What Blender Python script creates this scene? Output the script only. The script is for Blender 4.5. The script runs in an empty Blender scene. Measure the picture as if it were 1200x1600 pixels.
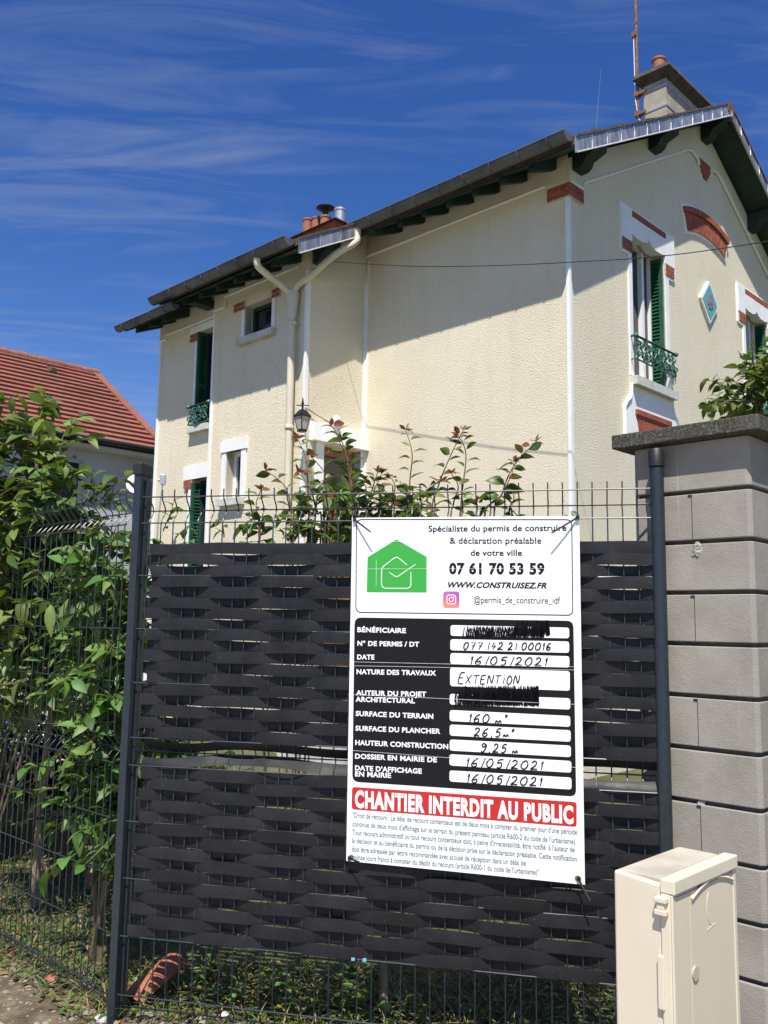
import bpy, bmesh, math, random
from math import sin, cos, pi, radians, sqrt
from mathutils import Vector, Matrix
from mathutils.geometry import tessellate_polygon
random.seed(7)
scene = bpy.context.scene
COL = scene.collection

# ------------------------------------------------------------ camera, sky, sun, exposure
FPX = 1381.3
P_, R_ = radians(7.246), radians(.872)
CAM = Vector((0, 0, 1.43))
FW = Vector((0, cos(P_), sin(P_)))
_u0 = Vector((0, -sin(P_), cos(P_))); _r0 = Vector((1, 0, 0))
RT = cos(R_) * _r0 + sin(R_) * _u0
UP = -sin(R_) * _r0 + cos(R_) * _u0
cd = bpy.data.cameras.new('camera'); cam = bpy.data.objects.new('camera', cd); COL.objects.link(cam)
cam.matrix_world = Matrix((( RT.x, UP.x, -FW.x, CAM.x), (RT.y, UP.y, -FW.y, CAM.y), (RT.z, UP.z, -FW.z, CAM.z), (0, 0, 0, 1)))
cd.sensor_fit = 'VERTICAL'; cd.sensor_height = 36; cd.lens = FPX / 1600 * 36
cd.clip_start = .05; cd.clip_end = 3000
scene.camera = cam

SUN_DIR = Vector((.092, .668, -1.137)).normalized()      # the way the light travels
w = bpy.data.worlds.new('World'); scene.world = w; w.use_nodes = True
nt = w.node_tree; N = nt.nodes; Lk = nt.links
for n in list(N): N.remove(n)
out = N.new('ShaderNodeOutputWorld'); bg = N.new('ShaderNodeBackground'); sky = N.new('ShaderNodeTexSky')
sky.sky_type = 'NISHITA'; sky.sun_disc = False
sky.sun_elevation = math.asin(-SUN_DIR.z); sky.sun_rotation = math.atan2(-SUN_DIR.x, -SUN_DIR.y)
sky.air_density = 1.0; sky.dust_density = .15; sky.ozone_density = 3.2; sky.altitude = 100
bg.inputs['Strength'].default_value = .088
# thin streaks of cirrus in the sky itself
tc = N.new('ShaderNodeTexCoord'); sep = N.new('ShaderNodeSeparateXYZ'); Lk.new(tc.outputs['Generated'], sep.inputs[0])
zz = N.new('ShaderNodeMath'); zz.operation = 'MAXIMUM'; Lk.new(sep.outputs['Z'], zz.inputs[0]); zz.inputs[1].default_value = .06
dx = N.new('ShaderNodeMath'); dx.operation = 'DIVIDE'; Lk.new(sep.outputs['X'], dx.inputs[0]); Lk.new(zz.outputs[0], dx.inputs[1])
dy = N.new('ShaderNodeMath'); dy.operation = 'DIVIDE'; Lk.new(sep.outputs['Y'], dy.inputs[0]); Lk.new(zz.outputs[0], dy.inputs[1])
cb = N.new('ShaderNodeCombineXYZ'); Lk.new(dx.outputs[0], cb.inputs[0]); Lk.new(dy.outputs[0], cb.inputs[1])
def wnoise(sc, rot, loc, detail, rough, dist):
    mp = N.new('ShaderNodeMapping'); mp.inputs['Scale'].default_value = sc; mp.inputs['Rotation'].default_value = (0, 0, rot); mp.inputs['Location'].default_value = loc
    Lk.new(cb.outputs[0], mp.inputs[0])
    nz = N.new('ShaderNodeTexNoise'); nz.inputs['Scale'].default_value = 1; nz.inputs['Detail'].default_value = detail
    nz.inputs['Roughness'].default_value = rough; nz.inputs['Distortion'].default_value = dist
    Lk.new(mp.outputs[0], nz.inputs['Vector']); return nz.outputs['Fac']
n1 = wnoise((1.5, 5.2, 1), radians(-9), (3.1, 1.7, 0), 9, .6, 1.3)
n2 = wnoise((.55, .9, 1), 0, (8.3, 4.1, 0), 4, .55, .5)
ml = N.new('ShaderNodeMath'); ml.operation = 'MULTIPLY'; Lk.new(n1, ml.inputs[0]); Lk.new(n2, ml.inputs[1])
rmp = N.new('ShaderNodeMapRange'); rmp.inputs['From Min'].default_value = .235; rmp.inputs['From Max'].default_value = .50
rmp.inputs['To Min'].default_value = 0; rmp.inputs['To Max'].default_value = .46; Lk.new(ml.outputs[0], rmp.inputs['Value'])
mx = N.new('ShaderNodeMix'); mx.data_type = 'RGBA'; Lk.new(rmp.outputs[0], mx.inputs['Factor'])
hs = N.new('ShaderNodeHueSaturation'); hs.inputs['Saturation'].default_value = 1.3; hs.inputs['Hue'].default_value = .517; Lk.new(sky.outputs[0], hs.inputs['Color']); Lk.new(hs.outputs[0], mx.inputs['A']); mx.inputs['B'].default_value = (2.6, 3.1, 4.3, 1)
Lk.new(mx.outputs['Result'], bg.inputs['Color']); Lk.new(bg.outputs[0], out.inputs['Surface'])

sl = bpy.data.lights.new('sun', 'SUN'); sl.energy = 4.8; sl.angle = radians(.53); sl.color = (1, .955, .88)
so = bpy.data.objects.new('sun', sl); COL.objects.link(so); so.rotation_euler = SUN_DIR.to_track_quat('-Z', 'Y').to_euler(); so.location = (0, -5, 20)
scene.view_settings.view_transform = 'Standard'; scene.view_settings.look = 'None'
scene.view_settings.exposure = .58; scene.view_settings.gamma = 1
scene.cycles.max_bounces = 6

# ------------------------------------------------------------ helpers
def ray(px, py): return FW + RT * ((px - 600) / FPX) - UP * ((py - 800) / FPX)
def at(px, py, Y):
    r = ray(px, py); return CAM + r * (Y / r.y)
def onground(px, py, z=0.0):
    r = ray(px, py); return CAM + r * ((z - CAM.z) / r.z)
def onplane(px, py, n, D):
    r = ray(px, py); return CAM + r * (D / r.dot(n))

YH = radians(-45.8)
U = Vector((sin(YH), cos(YH), 0)); V = Vector((cos(YH), -sin(YH), 0))
YF = radians(-77.52)
DF = Vector((sin(YF), cos(YF), 0)); NF = Vector((-DF.y, -DF.x * -1 * -1, 0)); NF = Vector((.21609881, .9763715, 0)); FD = 3.0859
YS = radians(-46.89)
DS = Vector((sin(YS), cos(YS), 0)); NS = Vector((cos(YS), -sin(YS), 0))
HC = Vector((1.8236, 8.5, 0))

class MB:
    def __init__(s): s.v = []; s.f = []; s.c = None
    def vert(s, p): s.v.append(Vector(p)); return len(s.v) - 1
    def face(s, pts): s.f.append([s.vert(p) for p in pts])
    def hexa(s, p):   # 8 corners: bottom 0-3 , top 4-7
        b = len(s.v); s.v += [Vector(q) for q in p]
        for q in ((3, 2, 1, 0), (4, 5, 6, 7), (0, 1, 5, 4), (1, 2, 6, 5), (2, 3, 7, 6), (3, 0, 4, 7)): s.f.append([b + i for i in q])
    def box(s, x0, x1, y0, y1, z0, z1, fr=None):
        p = [(x0, y0, z0), (x1, y0, z0), (x1, y1, z0), (x0, y1, z0), (x0, y0, z1), (x1, y0, z1), (x1, y1, z1), (x0, y1, z1)]
        if fr: p = [fr(*q) for q in p]
        s.hexa(p)
    def prism(s, poly, h0, h1, fr):   # poly of (a,b); extruded over h ; fr(a,b,h)
        n = len(poly); b = len(s.v)
        s.v += [Vector(fr(a, c, h0)) for a, c in poly] + [Vector(fr(a, c, h1)) for a, c in poly]
        tri = tessellate_polygon([[Vector((a, c, 0)) for a, c in poly]])
        for t in tri: s.f.append([b + i for i in t]); s.f.append([b + n + i for i in reversed(t)])
        for i in range(n): j = (i + 1) % n; s.f.append([b + i, b + j, b + n + j, b + n + i])
    def tube(s, pts, r, n=8, cap=True):
        pts = [Vector(p) for p in pts]; m = len(pts); b = len(s.v)
        rr = r if isinstance(r, (list, tuple)) else [r] * m
        prev = None
        for i, p in enumerate(pts):
            t = (pts[min(i + 1, m - 1)] - pts[max(i - 1, 0)])
            if t.length < 1e-9: t = Vector((0, 0, 1))
            t.normalize()
            if prev is None:
                a = Vector((0, 0, 1)) if abs(t.z) < .9 else Vector((1, 0, 0)); x = t.cross(a).normalized()
            else:
                x = (prev - t * prev.dot(t))
                x = x.normalized() if x.length > 1e-6 else t.cross(Vector((0, 0, 1))).normalized()
            prev = x; y = t.cross(x)
            for k in range(n):
                a = 2 * pi * k / n; s.v.append(p + (x * cos(a) + y * sin(a)) * rr[i])
        for i in range(m - 1):
            for k in range(n):
                k2 = (k + 1) % n
                s.f.append([b + i * n + k, b + i * n + k2, b + (i + 1) * n + k2, b + (i + 1) * n + k])
        if cap: s.f.append([b + k for k in reversed(range(n))]); s.f.append([b + (m - 1) * n + k for k in range(n)])
    def lathe(s, base, prof, n=16, axis=Vector((0, 0, 1))):
        axis = axis.normalized(); a = Vector((1, 0, 0)) if abs(axis.x) < .8 else Vector((0, 1, 0))
        x = axis.cross(a).normalized(); y = axis.cross(x); b = len(s.v)
        for r, h in prof:
            for k in range(n):
                t = 2 * pi * k / n; s.v.append(Vector(base) + axis * h + (x * cos(t) + y * sin(t)) * max(r, 1e-4))
        for i in range(len(prof) - 1):
            for k in range(n):
                k2 = (k + 1) % n; s.f.append([b + i * n + k, b + i * n + k2, b + (i + 1) * n + k2, b + (i + 1) * n + k])
        s.f.append([b + k for k in reversed(range(n))]); s.f.append([b + (len(prof) - 1) * n + k for k in range(n)])
    def ribbon(s, pts, wd, nrm):
        pts = [Vector(p) for p in pts]; m = len(pts); b = len(s.v)
        for i, p in enumerate(pts):
            t = (pts[min(i + 1, m - 1)] - pts[max(i - 1, 0)]).normalized(); x = t.cross(nrm).normalized()
            ww = wd * (.75 if i in (0, m - 1) else 1)
            s.v += [p - x * ww / 2, p + x * ww / 2]
        for i in range(m - 1): s.f.append([b + 2 * i, b + 2 * i + 1, b + 2 * i + 3, b + 2 * i + 2])
    def build(s, name, mat, parent=None, smooth=False, recalc=True, bevel=0):
        me = bpy.data.meshes.new(name); o = bpy.data.objects.new(name, me); COL.objects.link(o)
        off = Vector((0, 0, 0))
        if parent is not None:
            o.parent = parent
            if not parent.get('_local'): off = Vector(parent['_org'])
        else:
            xs = [p.x for p in s.v]; ys = [p.y for p in s.v]; zs = [p.z for p in s.v]
            off = Vector(((min(xs) + max(xs)) / 2, (min(ys) + max(ys)) / 2, min(zs))); o.location = off
        me.from_pydata([p - off for p in s.v], [], s.f)
        if s.c:
            ca = me.color_attributes.new('tint', 'FLOAT_COLOR', 'POINT')
            for i, c in enumerate(s.c): ca.data[i].color = (*c, 1)
        if recalc:
            bm = bmesh.new(); bm.from_mesh(me); bmesh.ops.recalc_face_normals(bm, faces=bm.faces); bm.to_mesh(me); bm.free()
        if smooth:
            me.polygons.foreach_set('use_smooth', [True] * len(me.polygons))
            if smooth != 'all': me.set_sharp_from_angle(angle=radians(40))
        if bevel:
            bv = o.modifiers.new('bevel', 'BEVEL'); bv.width = bevel; bv.segments = 2; bv.limit_method = 'ANGLE'
        if mat: me.materials.append(mat)
        o['_org'] = list(off)
        return o

def tag(o, label=None, cat=None, group=None, kind=None):
    if label: o['label'] = label
    if cat: o['category'] = cat
    if group: o['group'] = group
    if kind: o['kind'] = kind
    return o
def thing(name, loc, label, cat, group=None, rotz=None):
    o = bpy.data.objects.new(name, None); COL.objects.link(o); o.location = loc; o.empty_display_size = .1
    o['_org'] = list(loc)
    if rotz is not None: o.rotation_euler = (0, 0, rotz); o['_local'] = 1
    return tag(o, label, cat, group)

# ------------------------------------------------------------ materials
def mat(name, color=(.5, .5, .5), rough=.6, metal=0, spec=.5):
    m = bpy.data.materials.new(name); m.use_nodes = True
    b = m.node_tree.nodes['Principled BSDF']
    b.inputs['Base Color'].default_value = (*color, 1); b.inputs['Roughness'].default_value = rough
    b.inputs['Metallic'].default_value = metal; b.inputs['Specular IOR Level'].default_value = spec
    return m
def nodes(m): return m.node_tree.nodes, m.node_tree.links, m.node_tree.nodes['Principled BSDF']
def coord(m, scale=(1, 1, 1), kind='Object'):
    n, l, b = nodes(m); t = n.new('ShaderNodeTexCoord'); mp = n.new('ShaderNodeMapping'); mp.inputs['Scale'].default_value = scale
    l.new(t.outputs[kind], mp.inputs[0]); return mp.outputs[0]
def noise(m, vec, scale, detail=4, rough=.55, dist=0):
    n, l, b = nodes(m); z = n.new('ShaderNodeTexNoise'); z.inputs['Scale'].default_value = scale; z.inputs['Detail'].default_value = detail
    z.inputs['Roughness'].default_value = rough; z.inputs['Distortion'].default_value = dist; l.new(vec, z.inputs['Vector']); return z.outputs['Fac']
def ramp(m, fac, stops):
    n, l, b = nodes(m); r = n.new('ShaderNodeValToRGB'); l.new(fac, r.inputs[0])
    e = r.color_ramp.elements
    while len(e) < len(stops): e.new(.5)
    for i, (p, c) in enumerate(stops): e[i].position = p; e[i].color = (*c, 1)
    return r.outputs[0]
def mixc(m, fac, a, b_, mode='MIX'):
    n, l, b = nodes(m); x = n.new('ShaderNodeMix'); x.data_type = 'RGBA'; x.blend_type = mode
    if isinstance(fac, (int, float)): x.inputs['Factor'].default_value = fac
    else: l.new(fac, x.inputs['Factor'])
    for k, q in (('A', a), ('B', b_)):
        if isinstance(q, tuple): x.inputs[k].default_value = (*q, 1)
        else: l.new(q, x.inputs[k])
    return x.outputs['Result']
def rng(m, fac, a, b_, c=0, d=1):
    n, l, b = nodes(m); r = n.new('ShaderNodeMapRange'); l.new(fac, r.inputs['Value'])
    for k, q in zip(('From Min', 'From Max', 'To Min', 'To Max'), (a, b_, c, d)): r.inputs[k].default_value = q
    return r.outputs[0]
def setcol(m, c): n, l, b = nodes(m); l.new(c, b.inputs['Base Color'])
def setrough(m, c): n, l, b = nodes(m); l.new(c, b.inputs['Roughness'])
def bump(m, fac, strength=.5, dist=.01):
    n, l, b = nodes(m); u = n.new('ShaderNodeBump'); u.inputs['Strength'].default_value = strength; u.inputs['Distance'].default_value = dist
    l.new(fac, u.inputs['Height'])
    if b.inputs['Normal'].is_linked: l.new(b.inputs['Normal'].links[0].from_socket, u.inputs['Normal'])
    l.new(u.outputs[0], b.inputs['Normal'])
def varied(name, c0, c1, scale, rough=.6, bumps=None, metal=0, sc=(1, 1, 1), spec=.5, detail=5):
    m = mat(name, c0, rough, metal, spec); v = coord(m, sc); f = noise(m, v, scale, detail)
    setcol(m, ramp(m, f, [(.3, c0), (.7, c1)]))
    if bumps:
        f2 = noise(m, v, bumps[0], 3); bump(m, f2, bumps[1], bumps[2])
    return m

# cream rough-cast render
M_STUCCO = mat('cream_roughcast', (.72, .64, .47), .9, spec=.2)
v = coord(M_STUCCO); big = noise(M_STUCCO, v, 1.1, 6, .6); vs = coord(M_STUCCO, (2.2, 2.2, .35)); st = noise(M_STUCCO, vs, 3, 5, .6)
fine = noise(M_STUCCO, v, 58, 3, .65, .15); fine2 = noise(M_STUCCO, v, 90, 2, .6)
c = ramp(M_STUCCO, big, [(.3, (.69, .62, .465)), (.7, (.755, .69, .54))])
c = mixc(M_STUCCO, rng(M_STUCCO, st, .52, .8, 0, .42), c, (.56, .49, .37))
c = mixc(M_STUCCO, rng(M_STUCCO, fine, .32, .5, .3, 0), c, (.52, .45, .34))
pits = noise(M_STUCCO, v, 120, 2, .5); c = mixc(M_STUCCO, rng(M_STUCCO, pits, .30, .42, .6, 0), c, (.40, .34, .235))
setcol(M_STUCCO, c); bump(M_STUCCO, pits, .45, .006); bump(M_STUCCO, fine, .8, .010); bump(M_STUCCO, fine2, .4, .004)
M_RENDER = varied('smooth_render', (.60, .55, .43), (.69, .64, .51), 2.2, .9, (60, .3, .004), spec=.2)
M_WHITE = varied('white_trim_paint', (.74, .74, .73), (.83, .83, .82), 5, .7, (40, .25, .003))
M_CONC = varied('sill_concrete', (.42, .41, .38), (.60, .59, .55), 9, .85, (80, .4, .004))
M_BRICK = varied('red_brick', (.20, .045, .022), (.36, .10, .05), 14, .8, (70, .4, .003))
M_MORTAR = varied('mortar', (.50, .46, .40), (.62, .58, .52), 20, .9)
M_GREEN = varied('green_shutter_paint', (.014, .078, .042), (.024, .115, .06), 6, .42, (50, .1, .002))
M_DGREEN = varied('dark_green_wood', (.006, .022, .014), (.013, .038, .024), 7, .7, (30, .3, .004))
M_IRON = varied('green_iron', (.016, .085, .055), (.035, .15, .10), 30, .5)
M_GUTTER = varied('shaded_gutter_zinc', (.075, .078, .08), (.15, .15, .15), 3.5, .55, metal=.35)  # zinc darkened in its base colour for the shade on its underside
M_ZINC = mat('verge_zinc', (.3, .32, .35), .42, .75)
v = coord(M_ZINC, (5, 5, .7)); f = noise(M_ZINC, v, 3.5, 6, .65)
setcol(M_ZINC, ramp(M_ZINC, f, [(.3, (.20, .215, .24)), (.5, (.36, .375, .40)), (.72, (.55, .56, .57))])); setrough(M_ZINC, rng(M_ZINC, f, .3, .7, .35, .6))
M_ZLIP = varied('zinc_lip', (.60, .60, .60), (.72, .72, .72), 9, .5, metal=.3)
M_OLDTILE = varied('old_mossy_tile', (.055, .038, .03), (.15, .085, .06), 12, .9, (30, .6, .01))
M_PIPE = varied('cream_painted_pipe', (.55, .49, .37), (.68, .62, .48), 6, .5, (25, .15, .003), sc=(1, 1, .35))
M_GLASS = mat('dark_window_glass', (.012, .015, .02), .04, spec=.8)
M_PVC = mat('white_window_frame', (.8, .8, .79), .35)
M_WOOD = varied('brown_door_wood', (.16, .066, .025), (.30, .14, .06), 5, .5, (40, .2, .003), sc=(6, 6, .6))
M_TERRA = varied('terracotta_pot', (.25, .085, .045), (.36, .135, .072), 8, .75, (60, .2, .003))
M_CHIM = varied('chimney_cement', (.26, .235, .18), (.40, .365, .29), 5, .9, (45, .5, .006))
M_MOSS = varied('dark_weathered_cement', (.03, .028, .023), (.085, .078, .062), 10, .95, (40, .6, .01))
M_RUST = varied('rusty_steel', (.11, .045, .022), (.27, .13, .075), 25, .75)
M_STEEL = varied('galvanised_steel', (.45, .46, .47), (.6, .61, .62), 20, .4, metal=.7)
M_BLACK = mat('black_metal', (.012, .012, .013), .5)
M_TEAL = varied('teal_glazed_tile', (.10, .30, .31), (.16, .40, .40), 25, .3)
M_GREYT = varied('grey_medallion', (.14, .15, .15), (.26, .26, .25), 60, .6)
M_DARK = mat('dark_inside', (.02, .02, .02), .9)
M_ANTH = varied('anthracite_powder_coat', (.012, .019, .027), (.017, .026, .035), 40, .42, (300, .08, .001))
M_WIRE = varied('anthracite_wire', (.017, .026, .032), (.028, .038, .044), 60, .38)
M_SLAT = mat('charcoal_slat', (.011, .011, .013), .5, 0, .3)
v = coord(M_SLAT, (3, 3, 60)); f = noise(M_SLAT, v, 6, 5, .6); v2 = coord(M_SLAT); f2 = noise(M_SLAT, v2, 9, 5, .6); f3 = noise(M_SLAT, v2, 160, 2, .5)
c = ramp(M_SLAT, f2, [(.3, (.0085, .0085, .0105)), (.72, (.018, .018, .021))]); c = mixc(M_SLAT, rng(M_SLAT, f3, .69, .78, 0, .6), c, (.13, .125, .115))
nd, lk, bs = nodes(M_SLAT); oi = nd.new('ShaderNodeObjectInfo'); tone = rng(M_SLAT, oi.outputs['Random'], 0, 1, .68, 1.25); mv = nd.new('ShaderNodeMix'); mv.data_type = 'RGBA'; mv.blend_type = 'MULTIPLY'; mv.inputs['Factor'].default_value = 1; lk.new(c, mv.inputs['A']); lk.new(tone, mv.inputs['B']); c = mv.outputs['Result']
setcol(M_SLAT, c); setrough(M_SLAT, rng(M_SLAT, f2, .3, .7, .42, .62)); bump(M_SLAT, f, .35, .002)
M_SIGN = mat('white_twinwall_board', (.80, .81, .83), .32)
v = coord(M_SIGN, (1, 1, 60)); f = noise(M_SIGN, v, 2.2, 4, .6); bump(M_SIGN, f, .12, .002)
M_INK = mat('black_print', (.012, .012, .013), .35, 0, .12)
M_GREY = mat('grey_print', (.15, .18, .18), .5, 0, .12)
M_RED = mat('red_print', (.48, .03, .028), .4, 0, .12)
M_GRN = mat('green_print', (.05, .34, .06), .4, 0, .12)
M_WINK = mat('white_print', (.80, .81, .83), .4)
M_PEN = mat('marker_ink', (.010, .010, .012), .3, 0, .12)
M_BOX = varied('beige_polyester', (.60, .525, .405), (.65, .575, .455), 4, .5, (200, .06, .001))
v = coord(M_BOX); f = noise(M_BOX, v, 7, 6, .7); f2 = noise(M_BOX, v, 60, 2)
M_BOXD = varied('beige_polyester_dirty', (.30, .27, .22), (.56, .50, .40), 5, .7, (120, .2, .002))
M_DOOR = varied('beige_door_panel', (.62, .535, .405), (.66, .58, .45), 3, .42, (150, .05, .001))
M_BLOCK = mat('grey_pillar_block', (.3, .29, .27), .9, spec=.25)
v = coord(M_BLOCK); f = noise(M_BLOCK, v, 5, 7, .6); vs = coord(M_BLOCK, (34, 34, .4)); s1 = noise(M_BLOCK, vs, 2.2, 3, .5); gr = noise(M_BLOCK, v, 220, 2, .6)
c = ramp(M_BLOCK, f, [(.28, (.235, .213, .182)), (.72, (.335, .308, .268))])
c = mixc(M_BLOCK, rng(M_BLOCK, s1, .68, .74, 0, .55), c, (.50, .49, .46)); c = mixc(M_BLOCK, rng(M_BLOCK, gr, .62, .75, 0, .3), c, (.14, .13, .12))
setcol(M_BLOCK, c); bump(M_BLOCK, gr, .5, .003); bump(M_BLOCK, f, .4, .012)
M_CAP = mat('speckled_pillar_cap', (.09, .085, .075), .95, spec=.2)
v = coord(M_CAP); f = noise(M_CAP, v, 130, 3, .7); g = noise(M_CAP, v, 6, 5)
c = ramp(M_CAP, f, [(.35, (.035, .033, .028)), (.56, (.075, .07, .058)), (.72, (.20, .19, .165))]); c = mixc(M_CAP, rng(M_CAP, g, .5, .7, 0, .5), c, (.15, .14, .12))
setcol(M_CAP, c); bump(M_CAP, f, .6, .004)
M_LIME = varied('pale_lime_mortar', (.20, .19, .17), (.40, .385, .35), 40, .95, (90, .8, .01))
M_TILE = mat('orange_roof_tile', (.42, .13, .06), .8)
v = coord(M_TILE); f = noise(M_TILE, v, .8, 5, .6); f2 = noise(M_TILE, coord(M_TILE, (3, 3, 6)), 3, 3)
nd, lk, bs = nodes(M_TILE); br = nd.new('ShaderNodeTexVoronoi'); br.inputs['Scale'].default_value = 3.2; lk.new(v, br.inputs['Vector'])
c = ramp(M_TILE, f2, [(.3, (.19, .066, .042)), (.7, (.29, .11, .07))]); c = mixc(M_TILE, rng(M_TILE, f, .52, .7, 0, .55), c, (.11, .048, .03)); c = mixc(M_TILE, .12, c, br.outputs['Color'], 'OVERLAY')
setcol(M_TILE, c)
M_WALLW = varied('pale_grey_wall', (.46, .46, .485), (.52, .52, .545), 1.5, .9, (50, .3, .005))
M_SOFFIT = mat('cream_soffit', (.62, .58, .50), .7)
M_BARK = varied('bark', (.11, .075, .045), (.32, .25, .16), 9, .9, (40, .8, .01), sc=(5, 5, 1))  # light tone raised to stand in for sun on the fruit tree's trunk
M_TWIG = varied('green_twig', (.10, .065, .04), (.16, .14, .07), 20, .7)
M_RTWIG = varied('reddish_twig', (.10, .045, .03), (.16, .085, .05), 20, .6)
def leafmat(name, trans=.27, rough=.52):
    m = mat(name, (.1, .2, .03), rough, spec=.45); n, l, b = nodes(m)
    a = n.new('ShaderNodeAttribute'); a.attribute_name = 'tint'; l.new(a.outputs['Color'], b.inputs['Base Color'])
    t = n.new('ShaderNodeBsdfTranslucent'); g = mixc(m, 1.0, a.outputs['Color'], (1.9, 1.7, .8), 'MULTIPLY'); l.new(g, t.inputs['Color'])
    x = n.new('ShaderNodeMixShader'); x.inputs[0].default_value = trans; l.new(b.outputs[0], x.inputs[1]); l.new(t.outputs[0], x.inputs[2])
    l.new(x.outputs[0], n['Material Output'].inputs['Surface']); return m
M_LEAF = leafmat('leaf'); M_LEAFG = leafmat('glossy_leaf', .3, .42); M_GRASS = leafmat('herb_blades', .3, .6)
M_SOIL = mat('garden_soil', (.1, .08, .05), .95)
v = coord(M_SOIL); f = noise(M_SOIL, v, 2.2, 7, .65); f2 = noise(M_SOIL, v, 30, 4, .7)
c = ramp(M_SOIL, f, [(.35, (.05, .058, .018)), (.5, (.085, .095, .03)), (.68, (.15, .125, .06))]); c = mixc(M_SOIL, rng(M_SOIL, f2, .45, .7, 0, .6), c, (.05, .045, .025))
setcol(M_SOIL, c); bump(M_SOIL, f2, .8, .03)
M_DIRT = mat('sandy_dirt', (.2, .16, .11), .95)
v = coord(M_DIRT); f = noise(M_DIRT, v, 7, 7, .65); f2 = noise(M_DIRT, v, 45, 4, .7)
c = ramp(M_DIRT, f, [(.33, (.055, .038, .022)), (.5, (.13, .095, .06)), (.72, (.29, .235, .16))]); c = mixc(M_DIRT, rng(M_DIRT, f2, .5, .7, 0, .5), c, (.10, .075, .045))  # dark patches of the mottle stand in for brown shade on the dirt
setcol(M_DIRT, c); bump(M_DIRT, f2, .8, .02)
M_STONE = varied('pebble', (.13, .115, .09), (.32, .29, .24), 12, .85)

# ------------------------------------------------------------ ground
g = MB(); S_ = 400
NX = 30
g.face([(-S_, -S_, 0), (S_, -S_, 0), (S_, S_, 0), (-S_, S_, 0)])
tag(g.build('ground', M_SOIL, recalc=False), 'soil of the garden behind the fence', 'ground', kind='structure')
corner = Vector((-.975, 3.35, 0))
def wob(a, k): return .05 * sin(a * 7.3 + k) + .03 * sin(a * 17.1 + 2 * k)
dirt = MB(); top = []
path = [corner + DS * t + NS * (.06 + wob(t, 1.3)) + Vector((0, 0, .006)) for t in [i * .15 for i in range(40)]]
path = [Vector((1.3, 2.75, .006)), corner + DF * -.9 + NF * .02 + Vector((0, 0, .006))] + path
low = [p - NS * 4 for p in path]
for i in range(len(path) - 1): dirt.face([path[i], path[i + 1], low[i + 1], low[i]])
tag(dirt.build('verge', M_DIRT, recalc=False), 'sandy dirt strip outside the fence', 'ground', kind='structure')

M_PAVE = varied('bounce_pavement', (.30, .275, .24), (.40, .37, .32), 3, .9, (60, .4, .005))  # unseen street surface added outside the fence to warm the fill light
pv = MB(); a_ = [Vector((p.x, p.y, .010)) for p in (corner + DS * 8 - NS * 1.1, corner + DF * -3 - NF * 1.6, corner + DF * -14 - NF * 1.6)]
pv.face([a_[0], a_[1], a_[1] - NS * 12, a_[0] - NS * 12]); pv.face([a_[1], a_[2], a_[2] - NS * 12, a_[1] - NS * 12])
tag(pv.build('pavement', M_PAVE, recalc=False), 'unseen street pavement, added pale to bounce warm light', 'pavement', kind='structure')

# ------------------------------------------------------------ the house
house = thing('house', HC, 'cream roughcast two-storey house with brick trim, green shutters and zinc-edged roof', 'house', rotz=radians(45.8))
G = lambda a, d, z: Vector((a, -d, z))                 # gable front, a to the right
LW = lambda a, d, z: Vector((-d, a, z))                # long wall, a away to the left
WX = -.955
WW = lambda a, d, z: Vector((WX - d, a, z))            # wing's long wall
LS = lambda a, d, z: Vector((WX + .03 - d, a, z))      # left bay
RW = lambda a, d, z: Vector((a, 2.9 - d, z))           # return wall with the door
def zb(x): return 6.165 + .55 * (x if x < 3.215 else 6.43 - x)   # underside of the roof
def H(name, mb, m, parent=None, **k):
    return mb.build(name, m, parent or house, **k)
def sub(name, mb, m, parent):     # sub-part whose vertices are in house coordinates too
    parent['_local'] = 1; return mb.build(name, m, parent)
def wallface(mb, fr, outer, holes, depth=.2):
    loops = [[Vector((a, z, 0)) for a, z in outer]] + [[Vector((a, z, 0)) for a, z in h] for h in holes]
    flat = [p for l in loops for p in l]; b = len(mb.v)
    mb.v += [fr(p.x, 0, p.y) for p in flat]
    for t in tessellate_polygon(loops): mb.f.append([b + i for i in t])
    for h in holes:
        for i in range(len(h)):
            (a0, z0), (a1, z1) = h[i], h[(i + 1) % len(h)]
            mb.face([fr(a0, 0, z0), fr(a1, 0, z1), fr(a1, -depth, z1), fr(a0, -depth, z0)])
def rect(a0, a1, z0, z1): return [(a0, z0), (a1, z0), (a1, z1), (a0, z1)]
W1 = (1.26, 2.05); W2 = (6.43 - 2.05, 6.43 - 1.26)
wl = MB()
wallface(wl, G, [(0, 0), (6.43, 0), (6.43, zb(6.43)), (3.215, zb(3.215)), (0, zb(0))],
         [rect(*W1, 4.16, 5.86), rect(*W2, 4.16, 5.86), rect(*W1, 1.5, 3.5), rect(*W2, 1.5, 3.5)])
wallface(wl, LW, rect(0, 2.9, 0, 6.3), [])
wallface(wl, WW, rect(2.9, 4.74, 0, 5.75), [rect(3.54, 4.08, 4.93, 5.35), rect(4.05, 4.36, 2.93, 3.53)], .16)
wallface(wl, RW, [(WX, 0), (0, 0), (0, 6.3), (WX, 5.75)], [rect(-.66, -.06, .9, 3.49)], .16)
wallface(wl, LS, rect(4.74, 6.08, 0, 5.75), [rect(4.76, 5.13, 3.97, 5.26), rect(4.76, 5.13, .9, 3.27)], .16)
wl.face([(WX, 4.74, 0), (WX + .03, 4.74, 0), (WX + .03, 4.74, 5.7), (WX, 4.74, 5.7)])
wl.face([(WX + .03, 6.08, 0), (6.43, 6.08, 0), (6.43, 6.08, 6.2), (3.215, 6.08, 7.9), (WX + .03, 6.08, 5.62)])
wl.face([(6.43, 0, 0), (6.43, 6.08, 0), (6.43, 6.08, 6.2), (6.43, 0, 6.2)])
H('wall', wl, M_STUCCO, recalc=False)

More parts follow.
